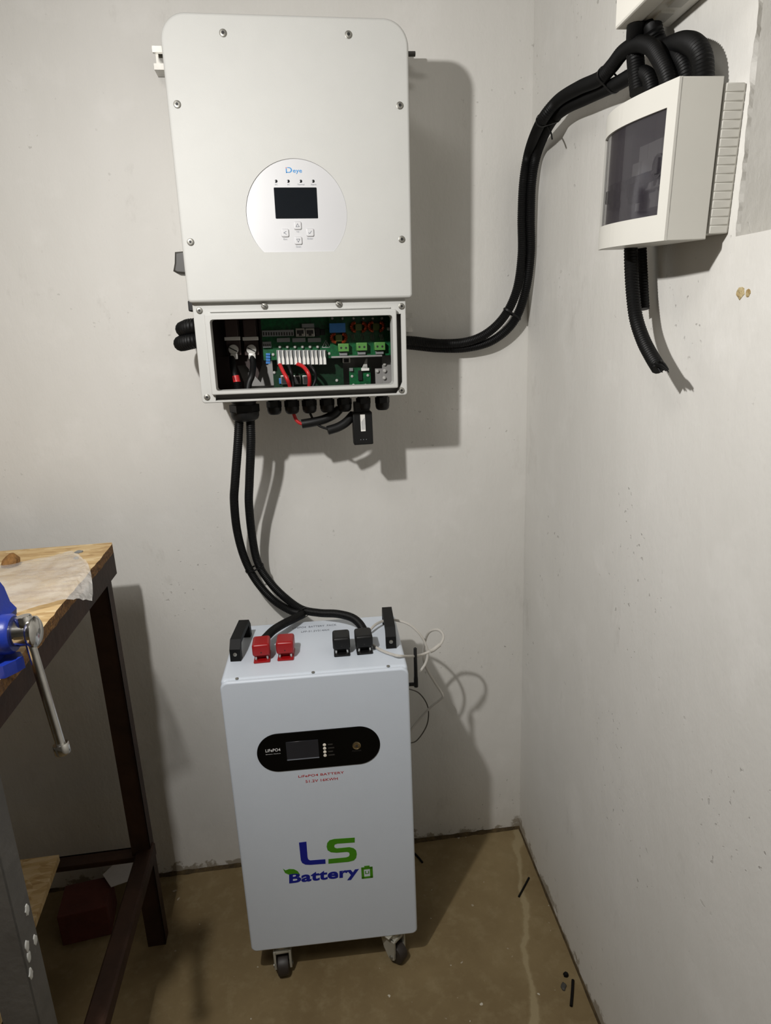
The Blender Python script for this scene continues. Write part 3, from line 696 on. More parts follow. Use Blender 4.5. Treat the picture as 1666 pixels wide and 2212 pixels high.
conduit('corrugated_conduit', R_(.022, (1428, 100), (1452, 112))+R_(.028, (1470, 126), (1482, 155), (1486, 200)), .0105, 'black corrugated conduit bending into the breaker box inside the thick loop')
conduit('corrugated_conduit', R_(.018, (1424, 122), (1446, 102))+R_(.028, (1478, 92))+R_(.033, (1503, 101), (1516, 126), (1519, 160), (1518, 200)), .0128, 'thick black corrugated conduit looping at the right end of the bundle')
# conduits looping out at the left of the wiring box
for dz, lab in ((706, 'black corrugated conduit loop left of the wiring box, upper of two'), (737, 'black corrugated conduit loop left of the wiring box, lower of two')):
    k = 0 if dz < 720 else 1
    conduit('corrugated_conduit', yv((448, dz-2-4*k, .19), (415, dz+0, .185), (397-k*4, dz+5, .16), (399-k*3, dz+3, .115), (412, dz-2, .085), (450, dz-6, .075)), .0155, lab, rib=.0052)
# cut-off conduits under the breaker box
conduit('conduit_offcut', R_(.050, (1363, 520), (1364, 580), (1368, 640), (1375, 690), (1390, 735), (1408, 770), (1424, 796)), .0098, 'black corrugated conduit with a torn lower end hanging under the breaker box')
conduit('conduit_offcut', R_(.020, (1384, 520), (1386, 570), (1389, 630), (1391, 668)), .0085, 'short dark conduit half hidden behind the torn one under the breaker box')
mb = MB()
e0 = WR(1424, 796, .048)
for k in range(9):
    a = WR(1414+random.uniform(-8, 10), 786+random.uniform(-8, 6), .05+random.uniform(-.008, .008)); b = WR(1430+random.uniform(-8, 22), 802+random.uniform(-6, 8), .05)
    mb.tube([a, (a+b)/2+V((0, 0, .002)), b], lambda t: .0022*(1-t)+.0006, 6, .003)
fr = mb.done('frayed_sheath', 'rubber'); fr.parent = bpy.data.objects['conduit_offcut']
# jumper leads under the glands
def wire(name, pts, r, m, label, **kw): mb = MB(); mb.tube(yv(*pts), r, 10, .004, **kw); return tag(mb.done(name, m), label, 'wire')
wire('jumper_wire', [(634, 893, .155), (640, 907, .158), (650, 915, .16), (662, 915, .16)], .0037, 'redwire', 'short red wire drooping from the second small gland')
wire('wire_sleeve', [(652, 916, .16), (676, 912, .16), (700, 906, .158), (722, 895, .155), (733, 884, .15)], .0098, 'blackp', 'black sleeve that the red wire runs into under the inverter')
wire('jumper_wire', [(670, 893, .155), (678, 908, .16), (690, 920, .163), (712, 928, .165)], .0026, 'blackp', 'thin black wire drooping from the third small gland')
wire('wire_sleeve', [(708, 930, .165), (730, 923, .162), (748, 912, .158), (764, 895, .15)], .0098, 'blackp', 'lower black sleeve ending beside the data logger stick')

# ------------------------------------------------------------------ battery
BXc, BYc, BYAW, BW, BZ_0, BZ_1, BD = -.0352, -.3653, -.0403, .3815, .0853, .774, .2632
BM = TR((BXc, BYc, 0)) @ RZ(BYAW); BI = BM.inverted(); bn = BM.to_3x3() @ V((0, 1, 0))
bat = empty('battery_cabinet', BM, 'pale blue-white floor-standing battery cabinet on casters with black display panel', 'battery')
def BF(px, py, off=0.): p = BI @ hit(px, py, BM @ V((0, -off, 0)), bn); return p
def BT(px, py, h=0.): return BI @ FZ(px, py, BZ_1+h)
hb = BW/2
mb = MB(); mb.b2(-hb+.0006, hb-.0006, .006, BD, BZ_0+.002, BZ_1, .009, 4); mb.done('cabinet_body', 'bat', bat)
mb = MB(); mb.prism(rrect(-hb, hb, BZ_0, BZ_1-.002, (.016, .016, .013, .013), 6), 0, .020, .004); mb.done('front_panel', 'bat', bat)
for px, py in ((511, 1469.5), (676.5, 1457), (840, 1444.5)):
    p = BT(px, py); mb = MB(); mb.lathe([(.0035, -.001), (.0035, .0005), (.002, .0012)], V((p.x, max(p.y, .011), BZ_1)), (0, 0, 1), 12); mb.done('screw', 'bolt', bat)
# handles
def handle(p0, p1, w_, h_):
    c = (p0+p1)/2; L_ = (p1-p0).length; a = math.atan2((p1-p0).y, (p1-p0).x); Mh = TR((c.x, c.y, BZ_1)) @ RZ(a)
    prof = [(-L_/2-.004, 0), (-L_/2-.003, h_*.62), (-L_/2+.012, h_), (L_/2-.012, h_), (L_/2+.003, h_*.62), (L_/2+.004, 0), (L_/2-.012, 0), (L_/2-.012, h_*.52), (L_/2-.018, h_-.011), (-L_/2+.018, h_-.011), (-L_/2+.012, h_*.52), (-L_/2+.012, 0)]
    mb = MB(Mh @ Matrix(((1, 0, 0, 0), (0, 1, 0, 0), (0, 0, 1, 0), (0, 0, 0, 1)))); mb.prism(prof, -w_/2, w_/2); o = mb.done('carry_handle', 'handle', bat, smooth=False)
    for s_ in (-1,):
        q2 = Mh @ V((-L_/2-.0035, 0, .016)); ax = (Mh.to_3x3() @ V((-1, 0, 0)))
        mb = MB(); mb.lathe([(.0042, -.002), (.0042, .001), (.002, .0018)], q2, ax, 12); mb.done('screw', 'bolt', o)
handle(BT(508.5, 1430)+V((.001, .006, 0)), BT(533, 1372), .0225, .044)
pr0 = BT(846, 1402); handle(pr0+V((0, .006, 0)), BT(836.5, 1344), .0225, .044)
# plugs
def plug(px, py, m, bend):
    p = BT(px, py); w_ = .0185; ms = m
    T = TR((p.x, p.y, BZ_1)) @ RZ(bend)
    mb = MB(T); mb.b2(-w_*.93, w_*.93, 0, .052, 0, .0045, .002); mb.b2(-w_*.88, w_*.88, .016, .050, .003, .016, .002); t = mb.done('battery_plug', ms, bat)
    mb = MB(T); mb.b2(-w_, w_, .004, .050, .013, .041, .0055, 4); mb.b2(-w_*.95, w_*.95, .03, .056, .012, .034, .004); mb.done('plug_cap', ms, t)
    for s_ in (-1, 1): mb = MB(T); mb.lathe([(.0026, .004), (.0026, .0125), (.001, .0135)], (s_*.0115, .0085, 0), (0, 0, 1), 10); mb.done('screw', 'chrome', t)
    mb = MB(T); mb.lathe([(.0016, 0), (.0012, .0006)], (0, .0042, .0225), (0, -1, 0), 8); mb.done('release_dot', 'hex', t)
plug(566, 1433, 'red', .03); plug(617, 1428, 'red', -.02); plug(739.5, 1419, 'blackp', .0); plug(789, 1414.5, 'blackp', .03)
mb = MB()
p, q2 = BT(632, 1358), BT(727, 1352)
text('LIFEPO4  BATTERY  PACK', p.x, q2.x, 0, .0085, 0, 'ink_grey', bat, .004, M=TR((0, (p.y+q2.y)/2, BZ_1+.0001)) @ RX(-math.pi/2), name='top_lettering')
p, q2 = BT(651, 1365), BT(711, 1361)
text('LFP-51.2V314AH', p.x, q2.x, 0, .0085, 0, 'ink_grey', bat, .004, M=TR((0, (p.y+q2.y)/2-.004, BZ_1+.0001)) @ RX(-math.pi/2), name='top_lettering')
# black display panel
l_, r2, t_, b_ = BF(555, 1625), BF(821, 1605), BF(690, 1576.5), BF(690, 1658)
zc_ = (l_.z+r2.z)/2; hz_ = (t_.z-b_.z)/2; zc_ = (t_.z+b_.z)/2
mb = MB(); mb.prism(rrect(l_.x, r2.x, zc_-hz_, zc_+hz_, hz_*.995, 14), -.0015, .002, .0006); dpn = mb.done('display_panel', 'batpanel', bat)
def BQ(px, py): p = BF(px, py, .0015); return p.x, p.z
(x0, z1), (x1, z0) = BQ(616, 1603.5), BQ(690, 1635); mb = MB(); mb.prism(rrect(x0+.001, x1, z0, z1, .001, 2), -.0022, 0, .0003); mb.done('display_screen', 'lcd', dpn)
mb = MB(); mb.b2(x0+.001, x1, -.0026, -.0014, z0-.0014, z0+.0008); mb.done('screen_edge', 'ink_grey', dpn)
for k in range(4):
    x, z = BQ(701+k*.5, 1609+k*7.6); mb = MB(); mb.lathe([(.0035, 0), (.0034, .0005), (.0015, .0011)], (x, -.0015, z), (0, -1, 0), 14); mb.done('indicator_light', 'led', dpn)
    mb = MB(); mb.b2(x+.007, x+.017+.003*(k % 2), -.0018, -.0014, z-.0014, z+.0014); mb.done('caption', 'ink_dim', dpn)
x, z = BQ(770.5, 1610); mb = MB(); mb.lathe([(.0088, 0), (.0088, .002), (.0075, .0026), (.0070, .0022), (.003, .0024)], (x, -.0015, z), (0, -1, 0), 24); pb = mb.done('power_button', 'brass', dpn)
mb = MB(); mb.lathe([(.0030, .0023), (.0030, .0027)], (x, -.0015, z), (0, -1, 0), 12); mb.done('symbol', 'ink_dim', pb)
text('POWER', x-.0095, x+.0095, z-.0145, z-.0118, -.0015, 'ink_dim', dpn, name='caption')
(x0, z0), (x1, z1) = BQ(574, 1626), BQ(605.5, 1616); text('LiFePO4', x0, x1, z0+.0008, z1, -.0015, 'ink_white', dpn, .010, name='lettering')
(x0, z0), (x1, z1) = BQ(574.5, 1631), BQ(606, 1626); text('Battery Module', x0, x1, z0, z1-.0008, -.0015, 'ink_white', dpn, name='lettering')
(x0, z0), (x1, z1) = BF(645, 1680).xz, BF(743, 1665).xz; text('LiFePO4 BATTERY', x0, x1, z0+.000, z1-.001, 0, 'ink_red', bat, .010, name='lettering')
(x0, z0), (x1, z1) = BF(660.5, 1691).xz, BF(729.5, 1678).xz; text('51.2V 16KWH', x0, x1, z0, z1-.001, 0, 'ink_red', bat, .010, name='lettering')
# logo
def bq(*pts): return [tuple(BF(px, py).xz) for px, py in pts]
mb = MB(); mb.prism(bq((646, 1820), (662, 1818), (664.5, 1851), (666, 1856), (670, 1858.5), (703, 1856), (703.5, 1865.5), (670, 1868), (660, 1867.5), (653, 1864), (650, 1858)), -.0004, .0002); mb.done('logo_letter', 'ink_blue', bat, smooth=False)
outS = bq((766.5, 1809.2), (766.5, 1819.6), (729, 1822.2), (723.5, 1824), (722, 1827.5), (723.5, 1831), (728, 1832.5), (755, 1829.8), (764, 1832), (769.5, 1837), (771, 1845), (769.5, 1853), (764.5, 1858.5), (753, 1861.5), (709.6, 1865.5), (709.6, 1855.6), (748, 1852), (753.5, 1850), (755.5, 1846.5), (754.5, 1841.5), (750, 1840), (727, 1841.8), (715, 1840.8), (708, 1836.5), (705.8, 1829), (707, 1821), (712, 1815), (722, 1812.2))
mb = MB(); mb.prism(outS, -.0004, .0002); mb.done('logo_letter', 'ink_green', bat, smooth=False)
(x0, z0) = bq((625, 1910))[0]; (x1, z1) = bq((777, 1879))[0]
p = BF(625, 1909); q2 = BF(777, 1899); text('Battery', p.x, q2.x, (BF(646, 1908).z)-.006, BF(646, 1884).z, 0, 'ink_blue', bat, .035, .05, name='logo_lettering')
for a, b, c, d in ((781, 1873.5, 786.5, 1897.5), (799.5, 1872, 805.5, 1895.5), (781, 1873, 805, 1877.5), (781.5, 1893, 805.5, 1897), (787, 1870, 798.5, 1874)):
    p, q2 = BF(a, (b+d)/2), BF(c, (b+d)/2); u, v = BF((a+c)/2, b), BF((a+c)/2, d); mb = MB(); mb.b2(p.x, q2.x, -.0004, .0002, v.z, u.z); mb.done('battery_icon', 'ink_green', bat)
p, q2 = BF(789, 1888), BF(797.5, 1880.5); text('Li', p.x, q2.x, p.z, q2.z, 0, 'ink_green', bat, .03, name='battery_icon')
mb = MB(); mb.prism(bq((611.5, 1876.5), (617, 1880), (625, 1877), (635, 1877.5), (643, 1881.5), (648, 1888.5), (640, 1887), (632, 1887.5), (624, 1889), (616, 1885.5)), -.0004, .0002); mb.done('leaf_emblem', 'ink_green', bat, smooth=False)
# casters
def caster(x, y, ang):
    Mc = TR((x, y, 0)) @ RZ(ang); r = .0245; off = .016
    mb = MB(Mc); mb.b2(-.028, .028, -.018, .024, BZ_0-.003, BZ_0+.001, .001); mb.lathe([(.020, BZ_0-.018), (.022, BZ_0-.010), (.022, BZ_0-.003)], (0, 0, 0), (0, 0, 1), 20); mb.b2(-.0195, .0195, -.024, .016, BZ_0-.024, BZ_0-.014, .003); o = mb.done('caster', 'castgrey', bat)
    for s_ in (-1, 1):
        mb = MB(Mc @ RZ(math.pi/2)); pl_ = [(-.026, BZ_0-.014), (.016, BZ_0-.014), (.006, r+.014), (-off+.009, r-.006), (-off, r-.010), (-off-.009, r-.004), (-off-.010, r+.014)]
        mb.prism(pl_, s_*.0175-.0025, s_*.0175+.0025); mb.done('fork', 'castgrey', o, smooth=False)
    mb = MB(Mc @ TR((0, -off, r))); mb.lathe([(r*.55, -.0135), (r*.8, -.0135), (r*.95, -.0115), (r, -.007), (r, .007), (r*.95, .0115), (r*.8, .0135), (r*.55, .0135)], (0, 0, 0), (1, 0, 0), 28); mb.done('wheel', 'tyre', o)
    mb = MB(Mc @ TR((0, -off, r))); mb.lathe([(.0045, -.0225), (.0045, .0225)], (0, 0, 0), (1, 0, 0), 10); mb.done('axle', 'bolt', o)
p = BI @ FZ(612, 2110, 0); caster(p.x+.001, p.y+.016+.012, .06)
p = BI @ FZ(866, 2080, 0); caster(p.x-.018, p.y+.022, .75)
caster(-.13, .215, 2.2); caster(.13, .215, 1.2)
# antenna on the right flank
px0 = BI @ WB(893, 1480, .19)
ya = .10
def BS(px, py, xo): return BI @ hit(px, py, BM @ V((hb+xo, 0, 0)), BM.to_3x3() @ V((1, 0, 0)))
pa = V((hb+.018, ya, 0))
def BYp(px, py): return BI @ hit(px, py, BM @ V((0, ya, 0)), bn)
a, b, c = BYp(880, 1479), BYp(899, 1478), BYp(897, 1399)
mb = MB(); mb.tube([V((hb-.002, ya, a.z)), V(((a.x+b.x)/2, ya, a.z)), V((b.x-.002, ya, b.z))], .0042, 10, .004); mb.lathe([(.0048, -.006), (.0048, .012), (.0042, .02), (.0036, (c-b).length-.002), (.002, (c-b).length)], b, c-b, 14)
mb.done('antenna', 'blackp', bat)

# thin cables beside the battery
def thin(name, pts, r, m, label, seg=8): mb = MB(); mb.tube(yv(*pts), r, seg, .004); return tag(mb.done(name, m), label, 'cable')
thin('network_cable', [(799, 1362, .21), (812, 1349, .19), (830, 1341, .17), (850, 1339, .16), (880, 1347, .17), (902, 1364, .18), (917, 1386, .185), (924, 1410, .19), (920, 1432, .195), (907, 1452, .20)], .0031, 'cable', 'white cable arching from behind the right handle down beside the antenna')
thin('network_cable', [(806, 1394, -1), (822, 1404, -1), (845, 1413, -1), (868, 1417.5, -1), (905, 1416, .25), (935, 1404, .23), (953, 1390, .22), (958, 1374, .21), (950, 1362, .20), (936, 1361, .19), (924, 1370, .175), (917, 1392, .155), (915, 1420, .13), (922, 1445, .105), (940, 1475, .08), (957, 1502, .075), (950, 1512, .07), (930, 1528, .06), (905, 1555, .05), (885, 1580, .05)], .0031, 'cable', 'white cable with a small loop hanging right of the battery')
thin('thin_lead', [(880, 1487, .12), (905, 1497, .05), (922, 1520, .03), (926, 1545, .025), (920, 1572, .03), (900, 1600, .05), (880, 1606, .08)], .0016, 'cableg', 'thin dark lead curving out behind the right side of the battery')
mb = MB(); mb.tube(yv((928, 1407, .235), (936, 1404, .23), (946, 1396, .225), (950, 1393, .222)), .0046, 10, .003); tag(mb.done('cable_plug', 'cable'), 'clear plug on the loop of white cable right of the battery', 'plug')

# ------------------------------------------------------------------ boxes on the right wall
def wallframe(y, z, tilt): 
    # local x: out of the wall (to -x), local y: along the wall away from the camera, local z: up
    o = V((XC+SKEW*y, y, z)); X = -WRN; Y = V((SKEW, 1, 0)).normalized(); Z = X.cross(Y)
    return TR(o) @ Matrix((X, Y, V((0, 0, 1)))).transposed().to_4x4() @ RX(tilt)
yn, xf, z2b, z2t = -.7697, .4229, 1.527, 1.697
KM = wallframe(yn, z2b, .06); KI = KM.inverted()
kx = empty('breaker_box', KM, 'ivory surface-mount breaker box with smoked window and ribbed side on the right wall', 'breaker box')
KD = (XC+SKEW*yn)-xf; KL = .192; KH = z2t-z2b; bul = .016
def fx(y): t = y/KL; return KD+bul*4*t*(1-t)*(.65+.7*t)*.9      # bowed front
N_ = 16
def bowed(z0, z1, y0, y1, back, f=lambda y: 0.):
    ys = [y0+(y1-y0)*i/N_ for i in range(N_+1)]
    R = [[V((back, y, z0)) for y in ys]+[V((fx(y)+f(y), y, z0)) for y in reversed(ys)], [V((back, y, z1)) for y in ys]+[V((fx(y)+f(y), y, z1)) for y in reversed(ys)]]
    return R
# base with ribs
RBX = .026
mb = MB(); mb.b2(0, RBX, .0022, KL-.006, .006, KH-.006, .002)
mb.done('box_base', 'abs2', kx)
nr = 17
for i in range(nr):
    z = .006+(KH-.012)*(i+.5)/nr; mb = MB(); mb.box((RBX/2+.0005, .0045, z), (RBX-.003, .007, (KH-.012)/nr*1.0), .0014, 2); mb.done('rib', 'abs2', kx)
# cover shell: near side, far side, top, bottom, front frame
mb = MB(); c0 = RBX+.003
mb.b2(c0, KD-.002, 0, .003, 0, KH, .001); mb.b2(c0, KD*.9, KL-.003, KL, 0, KH, .001)
for z0, z1 in ((0, .003), (KH-.003, KH)): mb.rings(bowed(z0, z1, 0.001, KL-.001, c0, lambda y: -.001))
cs = mb.done('cover_shell', 'abs', kx, ang=25)
def KW(px, py, xx): return KI @ hit(px, py, KM @ V((xx, 0, 0)), KM.to_3x3() @ V((1, 0, 0)))
wz1, wz0 = KH-.0268, .030
wy0, wy1 = .0165, KL-.0025
mb = MB()
for z0, z1, ya_, yb2 in ((0, wz0, 0, KL), (wz1, KH, 0, KL), (wz0, wz1, 0, wy0), (wz0, wz1, wy1, KL)):
    ys = [ya_+(yb2-ya_)*i/N_ for i in range(N_+1)]
    R = [[V((fx(y)-.004, y, z)) for y in ys]+[V((fx(y), y, z)) for y in reversed(ys)] for z in (z0, z1)]
    mb.rings(R)
mb.done('front_frame', 'abs', kx, ang=30)
# smoked door
ys = [wy0+(wy1-wy0)*i/N_ for i in range(N_+1)]
R = [[V((fx(y)-.0055, y, z)) for y in ys]+[V((fx(y)-.003, y, z)) for y in reversed(ys)] for z in (wz0-.002, wz1+.002)]
mb = MB(); mb.rings(R); dr = mb.done('smoked_door', 'smoke', kx)
mb = MB(); yl_ = wy0+.012; zc2 = KH*.5
mb.lathe([(.0135, 0), (.0135, .003), (.012, .003), (.012, 0)], (fx(yl_)-.006, yl_, zc2), (1, 0, 0), 24); mb.b2(fx(yl_)-.005, fx(yl_)-.001, yl_-.004, yl_+.004, zc2-.009, zc2+.009, .001); mb.done('door_latch', 'smoke', dr)
# inside: breakers on a plate
mb = MB(); mb.b2(c0, c0+.014, .004, KL-.004, .006, KH-.006); mb.done('inner_plate', 'brk', kx)
for i, y in enumerate((.030, .066, .102, .138)):
    mb = MB(); mb.b2(c0+.012, c0+.034, y, y+.034, KH*.26, KH*.72, .001); mb.b2(c0+.03, c0+.042, y+.002, y+.032, KH*.38, KH*.6, .001); bk = mb.done('breaker', 'brk', kx)
    for j in range(2): mb = MB(); mb.box((c0+.048, y+.0095+j*.015, KH*.46), (.014, .008, .012), .0015, rot=Matrix.Rotation(.4, 3, 'Y')); mb.done('breaker_lever', 'brkg', bk)
mb = MB(); mb.b2(c0+.012, c0+.046, KL*.64, KL-.003, .004, KH-.004, .001); mb.done('window_dark_sheet', 'dark_sheet', kx)  # grey sheet added to make the window's far third darker
for y_ in (KL*.46, KL*.80):
    mb = MB(); mb.b2(c0+.046, c0+.056, y_-.013, y_+.013, KH*.30, KH*.36, .002); mb.b2(c0+.046, c0+.060, y_-.009, y_-.003, KH*.34, KH*.44, .0015); mb.b2(c0+.046, c0+.060, y_+.003, y_+.009, KH*.34, KH*.44, .0015); mb.done('toggle_lever', 'hex', kx)
# upper box
UF = WR(1443, 66, 0); UX = FZ(1335, 62, UF.z)
UM = wallframe(UF.y-.24, UF.z, .0); UL = .24; UD = (UF.x-UX.x)+.002; UH = .20
ub = empty('junction_box', UM, 'ivory plastic box cut off by the top edge of the picture above the conduits', 'junction box')
mb = MB(); mb.b2(0, UD*.62, .003, UL-.003, .002, UH, .003); mb.done('box_base', 'abslit', ub)
mb = MB(); mb.b2(UD*.62+.0015, UD, 0, UL, 0, UH+.002, .003); mb.done('box_lid', 'abslit', ub)
mb = MB(); mb.b2(UD*.25, UD*.5, UL*.45, UL*.72, -.0015, .004, .001); mb.done('knockout', 'abs2', ub)
mb = MB(); mb.b2(UD*.25, UD*.5, UL*.78, UL*.97, -.0015, .004, .001); mb.done('knockout', 'abs2', ub)
mb = MB(); mb.b2(UD-.001, UD+.0015, UL*.25, UL*.80, UH*.22, UH*.8, .001); mb.done('lid_window', 'abs2', ub)

# ------------------------------------------------------------------ workbench
bx1, byb, zt_ = -.437, -.178, 1.0289; bxl, byf = -2.6, -.832; th = .019
sk = .018
wbn = empty('workbench', TR((bx1, byb, 0)), 'workbench with a chipped strand board top on a brown angle-iron frame', 'workbench')
WI = TR((-bx1, -byb, 0))
mb = MB(WI)
n_ = 40
edge = [(bx1-sk*0+sk*-(byb+(byf-byb)*i/n_-byb)+random.uniform(-.0018, .0012), byb+(byf-byb)*i/n_) for i in range(n_+1)]
edge[0] = (bx1-.004, byb); edge.insert(1, (bx1, byb-.012))
backe = [(bx1+(bxl-bx1)*i/40, byb+random.uniform(-.002, .002)) for i in range(40, 0, -1)]
pl_ = backe+edge+[(bxl, byf)]
Mz = Matrix(((1, 0, 0, 0), (0, 0, 1, 0), (0, 1, 0, 0), (0, 0, 0, 1)))       # (x,z)->(x,y): y slot becomes z
def slab(poly, z0, z1, M=None):
    b2_ = MB(M); b2_.rings([[V((x, y, z0)) for x, y in poly], [V((x, y, z1)) for x, y in poly]]); return b2_
top = slab(pl_, zt_-th, zt_, WI).done('bench_top', 'osb', wbn, smooth=False)
me = top.data; me.materials.append(MT['osbedge'])
for p in me.polygons:
    if abs(p.normal.z) < .5: p.material_index = 1
def bar(name, x0, x1, y0, y1, z0, z1, m='iron', bev=.001): mb = MB(WI); mb.b2(x0, x1, y0, y1, z0, z1, bev, 1); return mb.done(name, m, wbn, smooth=False)
def angle(name, x0, x1, y0, y1, z0, z1, t, kind, m='iron'):
    mb = MB(WI)
    if kind == 'side': mb.b2(x1-t, x1, y0, y1, z0, z1); mb.b2(x0, x1, y0, y1, z1-t, z1)
    if kind == 'back': mb.b2(x0, x1, y1-t, y1, z0, z1); mb.b2(x0, x1, y0, y1, z1-t, z1)
    if kind == 'leg': mb.b2(x1-t, x1, y0, y1, z0, z1); mb.b2(x0, x1, y1-t, y1, z0, z1)
    if kind == 'fleg': mb.b2(x1-t, x1, y0, y1, z0, z1); mb.b2(x0, x1, y0, y0+t, z0, z1)
    return mb.done(name, m, wbn, smooth=False)
zr1 = zt_-th-.001
angle('side_rail', bx1-.045, bx1-.001, byf+.01, byb-.008, zr1-.047, zr1, .004, 'side')
angle('back_rail', bxl, bx1-.002, byb-.05, byb-.010, zr1-.046, zr1, .004, 'back')
angle('front_rail', bxl, bx1-.002, byf+.012, byf+.05, zr1-.046, zr1, .004, 'back')
angle('leg', bx1-.056, bx1-.014, byb-.046, byb-.012, 0, zr1-.004, .005, 'fleg')
angle('leg', bx1-.048, bx1-.004, byf+.01, byf+.055, 0, zr1-.004, .005, 'fleg', 'irong')
angle('leg', bxl, bxl+.044, byb-.052, byb-.012, 0, zr1-.004, .005, 'leg')
angle('leg', bxl, bxl+.044, byf+.01, byf+.055, 0, zr1-.004, .005, 'fleg')
ZS = .285
bar('lower_rail', bx1-.046, bx1-.008, byf+.03, byb-.02, ZS-.036, ZS, bev=.004)
angle('lower_rail', bxl, bx1-.03, byb-.052, byb-.018, ZS-.052, ZS-.012, .004, 'back')
angle('lower_rail', bxl, bx1-.03, byf+.012, byf+.05, ZS-.052, ZS-.012, .004, 'back')
blobs = [(58, 2043), (62, 2066), (66, 2104), (76, 2030), (58, 1966)]
for i, (px, py) in enumerate(blobs):
    p = hit(px, py, (bx1-.004, 0, 0), (1, 0, 0)); o = blob('paint_splat', p+V((.0, 0, 0)), V((1, 0, 0)), (0, 0, 1), .0055, 'splat', None, 20+i, el=1.6); o.parent = wbn; o.matrix_parent_inverse = TR((bx1, byb, 0)).inverted()
# lower shelf board
s0, s1 = FZ(150, 1800, ZS-.01), FZ(78, 2000, ZS-.01)
k = (s1.x-s0.x)/(s1.y-s0.y)
ya_, yb2 = byb-.03, -.62
sh = slab([(s0.x+k*(ya_-s0.y), ya_), (s0.x+k*(yb2-s0.y), yb2), (-1.5, yb2), (-1.5, ya_)], ZS-.012, ZS+.004)
sh = sh.done('shelf_board', 'osb', smooth=False); tag(sh, 'loose strand board lying as lower shelf under the bench', 'board')
s2 = FZ(15, 2130, .2); sh2 = slab([(s2.x, s2.y+.02), (s2.x-.004, byf+.06), (-1.4, byf+.05), (-1.4, s2.y+.04)], 0, .016)
# offcut leaning lower left
sh2.bm.free()
q = [FZ(px, py, .06) for px, py in ((-60, 2030), (6, 2060), (16, 2125), (-2, 2175), (-60, 2190))]
tag(slab([(v.x, v.y) for v in q], .044, .06).done('board_offcut', 'osb', smooth=False), 'small strand board piece at the lower left behind the grey bench leg', 'board')


# vise on the bench edge
yv_ = -.715
VMx = TR((bx1-.02, yv_, zt_)); vs = empty('bench_vise', VMx, 'blue bench vise with steel screw and sliding handle bar, at the left edge', 'vise')
VI = VMx.inverted()
def VP(px, py, y=yv_): return VI @ hit(px, py, (0, y, 0), (0, 1, 0))
# jaw profile read at its far face, thick in y
yfar = -.684
a = [VP(px, py, yfar) for px, py in ((-90, 1262), (-2, 1254), (9, 1268), (22, 1299), (36, 1313), (36, 1326), (30, 1337), (33, 1350), (37, 1385), (30, 1420), (-90, 1440))]
mb = MB(); mb.prism([(p.x, p.z) for p in a], -.05, yfar-yv_, .007, 4); mb.done('front_jaw', 'vise', vs)
zp = zt_+.0175
a = [VI @ FZ(px, py, zp) for px, py in ((26, 1433), (57, 1409))]
y0_, y1_ = a[0].y, a[1].y; x1_ = (a[0].x+a[1].x)/2
vb = slab([(x1_-.30, y0_-.004), (x1_-.012, y0_-.006), (x1_-.002, y0_+.008), (x1_+.003, y1_-.01), (x1_-.006, y1_+.004), (x1_-.30, y1_+.02)], .0005, zp-zt_); vb.done('base_plate', 'vise', vs, smooth=False)
mb = MB(); mb.b2(-.24, -.09, -.045, .04, 0.012, .10, .012, 3); mb.b2(-.12, -.03, -.03, .015, .012, .05, .008, 3); mb.done('rear_body', 'vise', vs)
s0, s1 = VP(22, 1369, yv_-.01), VP(84, 1366, yv_-.01); s1.z = s0.z; 
mb = MB(); mb.lathe([(.026, -.05), (.026, .002), (.023, .006)], s0, s1-s0, 24); mb.done('screw_boss', 'vise', vs)
mb = MB(); ax = s1-s0; L_ = ax.length; mb.lathe([(.0165, -.02), (.0175, L_*.3), (.0175, L_*.66), (.0185, L_*.68), (.0205, L_*.76), (.0205, L_*.9), (.016, L_), (.004, L_+.001)], s0, ax, 28); mb.done('lead_screw', 'chrome', vs)
h0, h1 = VP(50, 1337, yv_-.012), VP(136, 1625, yv_-.03)
h0.y -= .0; d_ = (h1-h0).normalized(); L_ = (h1-h0).length
mb = MB(); mb.cyl(h0, h1, .0062, seg=16); mb.lathe([(.0095, -.004), (.0105, -.002), (.0105, .013), (.0095, .015)], h0, d_, 18); mb.lathe([(.0095, L_-.013), (.0102, L_-.012), (.0102, L_), (.009, L_+.002), (.004, L_+.002)], h0, d_, 18); mb.done('handle_bar', 'chrome', vs)

# plastic bag on the bench
def bag():
    nu, nv = 34, 26; me = bpy.data.meshes.new('plastic_bag'); vs_ = []
    c = [FZ(-60, 1238, zt_), FZ(155, 1199, zt_), FZ(205, 1252, zt_), FZ(128, 1322, zt_), FZ(-30, 1345, zt_)]
    P00, P10, P11, P01 = c[0], c[1], FZ(196, 1292, zt_), c[4]
    for j in range(nv+1):
        for i in range(nu+1):
            u, v = i/nu, j/nv
            p = P00*(1-u)*(1-v)+P10*u*(1-v)+P11*u*v+P01*(1-u)*v
            p = p + V((.016*math.sin(math.pi*v)*u**4, -.006*math.sin(3*u+v), 0))
            cr = u**3*(.4+.6*v)
            h = .0025+.004*noise.noise(V((u*3, v*5, 2)))+.004+.012*cr*abs(noise.noise(V((u*11, v*9, 7))))+.006*cr
            h += .010*math.sin(math.pi*min(1, v*1.2))*(.5+.5*noise.noise(V((u*2.2, v*2.5, 4))))
            xe = bx1+.004-sk*(p.y-byb)
            if p.x > xe: h -= min(.05, (p.x-xe)*.55); 
            p.z = zt_+max(h, .002 if p.x <= xe else -1)
            vs_.append(p)
    fs = [(j*(nu+1)+i, j*(nu+1)+i+1, (j+1)*(nu+1)+i+1, (j+1)*(nu+1)+i) for j in range(nv) for i in range(nu)]
    me.from_pydata(vs_, [], fs)
    for p in me.polygons: p.use_smooth = (sum(me.vertices[k].co.x for k in p.vertices)/4 < bx1-.03)
    return tag(link('plastic_bag', me, 'bag'), 'crumpled clear plastic bag lying on the bench top', 'bag')
bag()
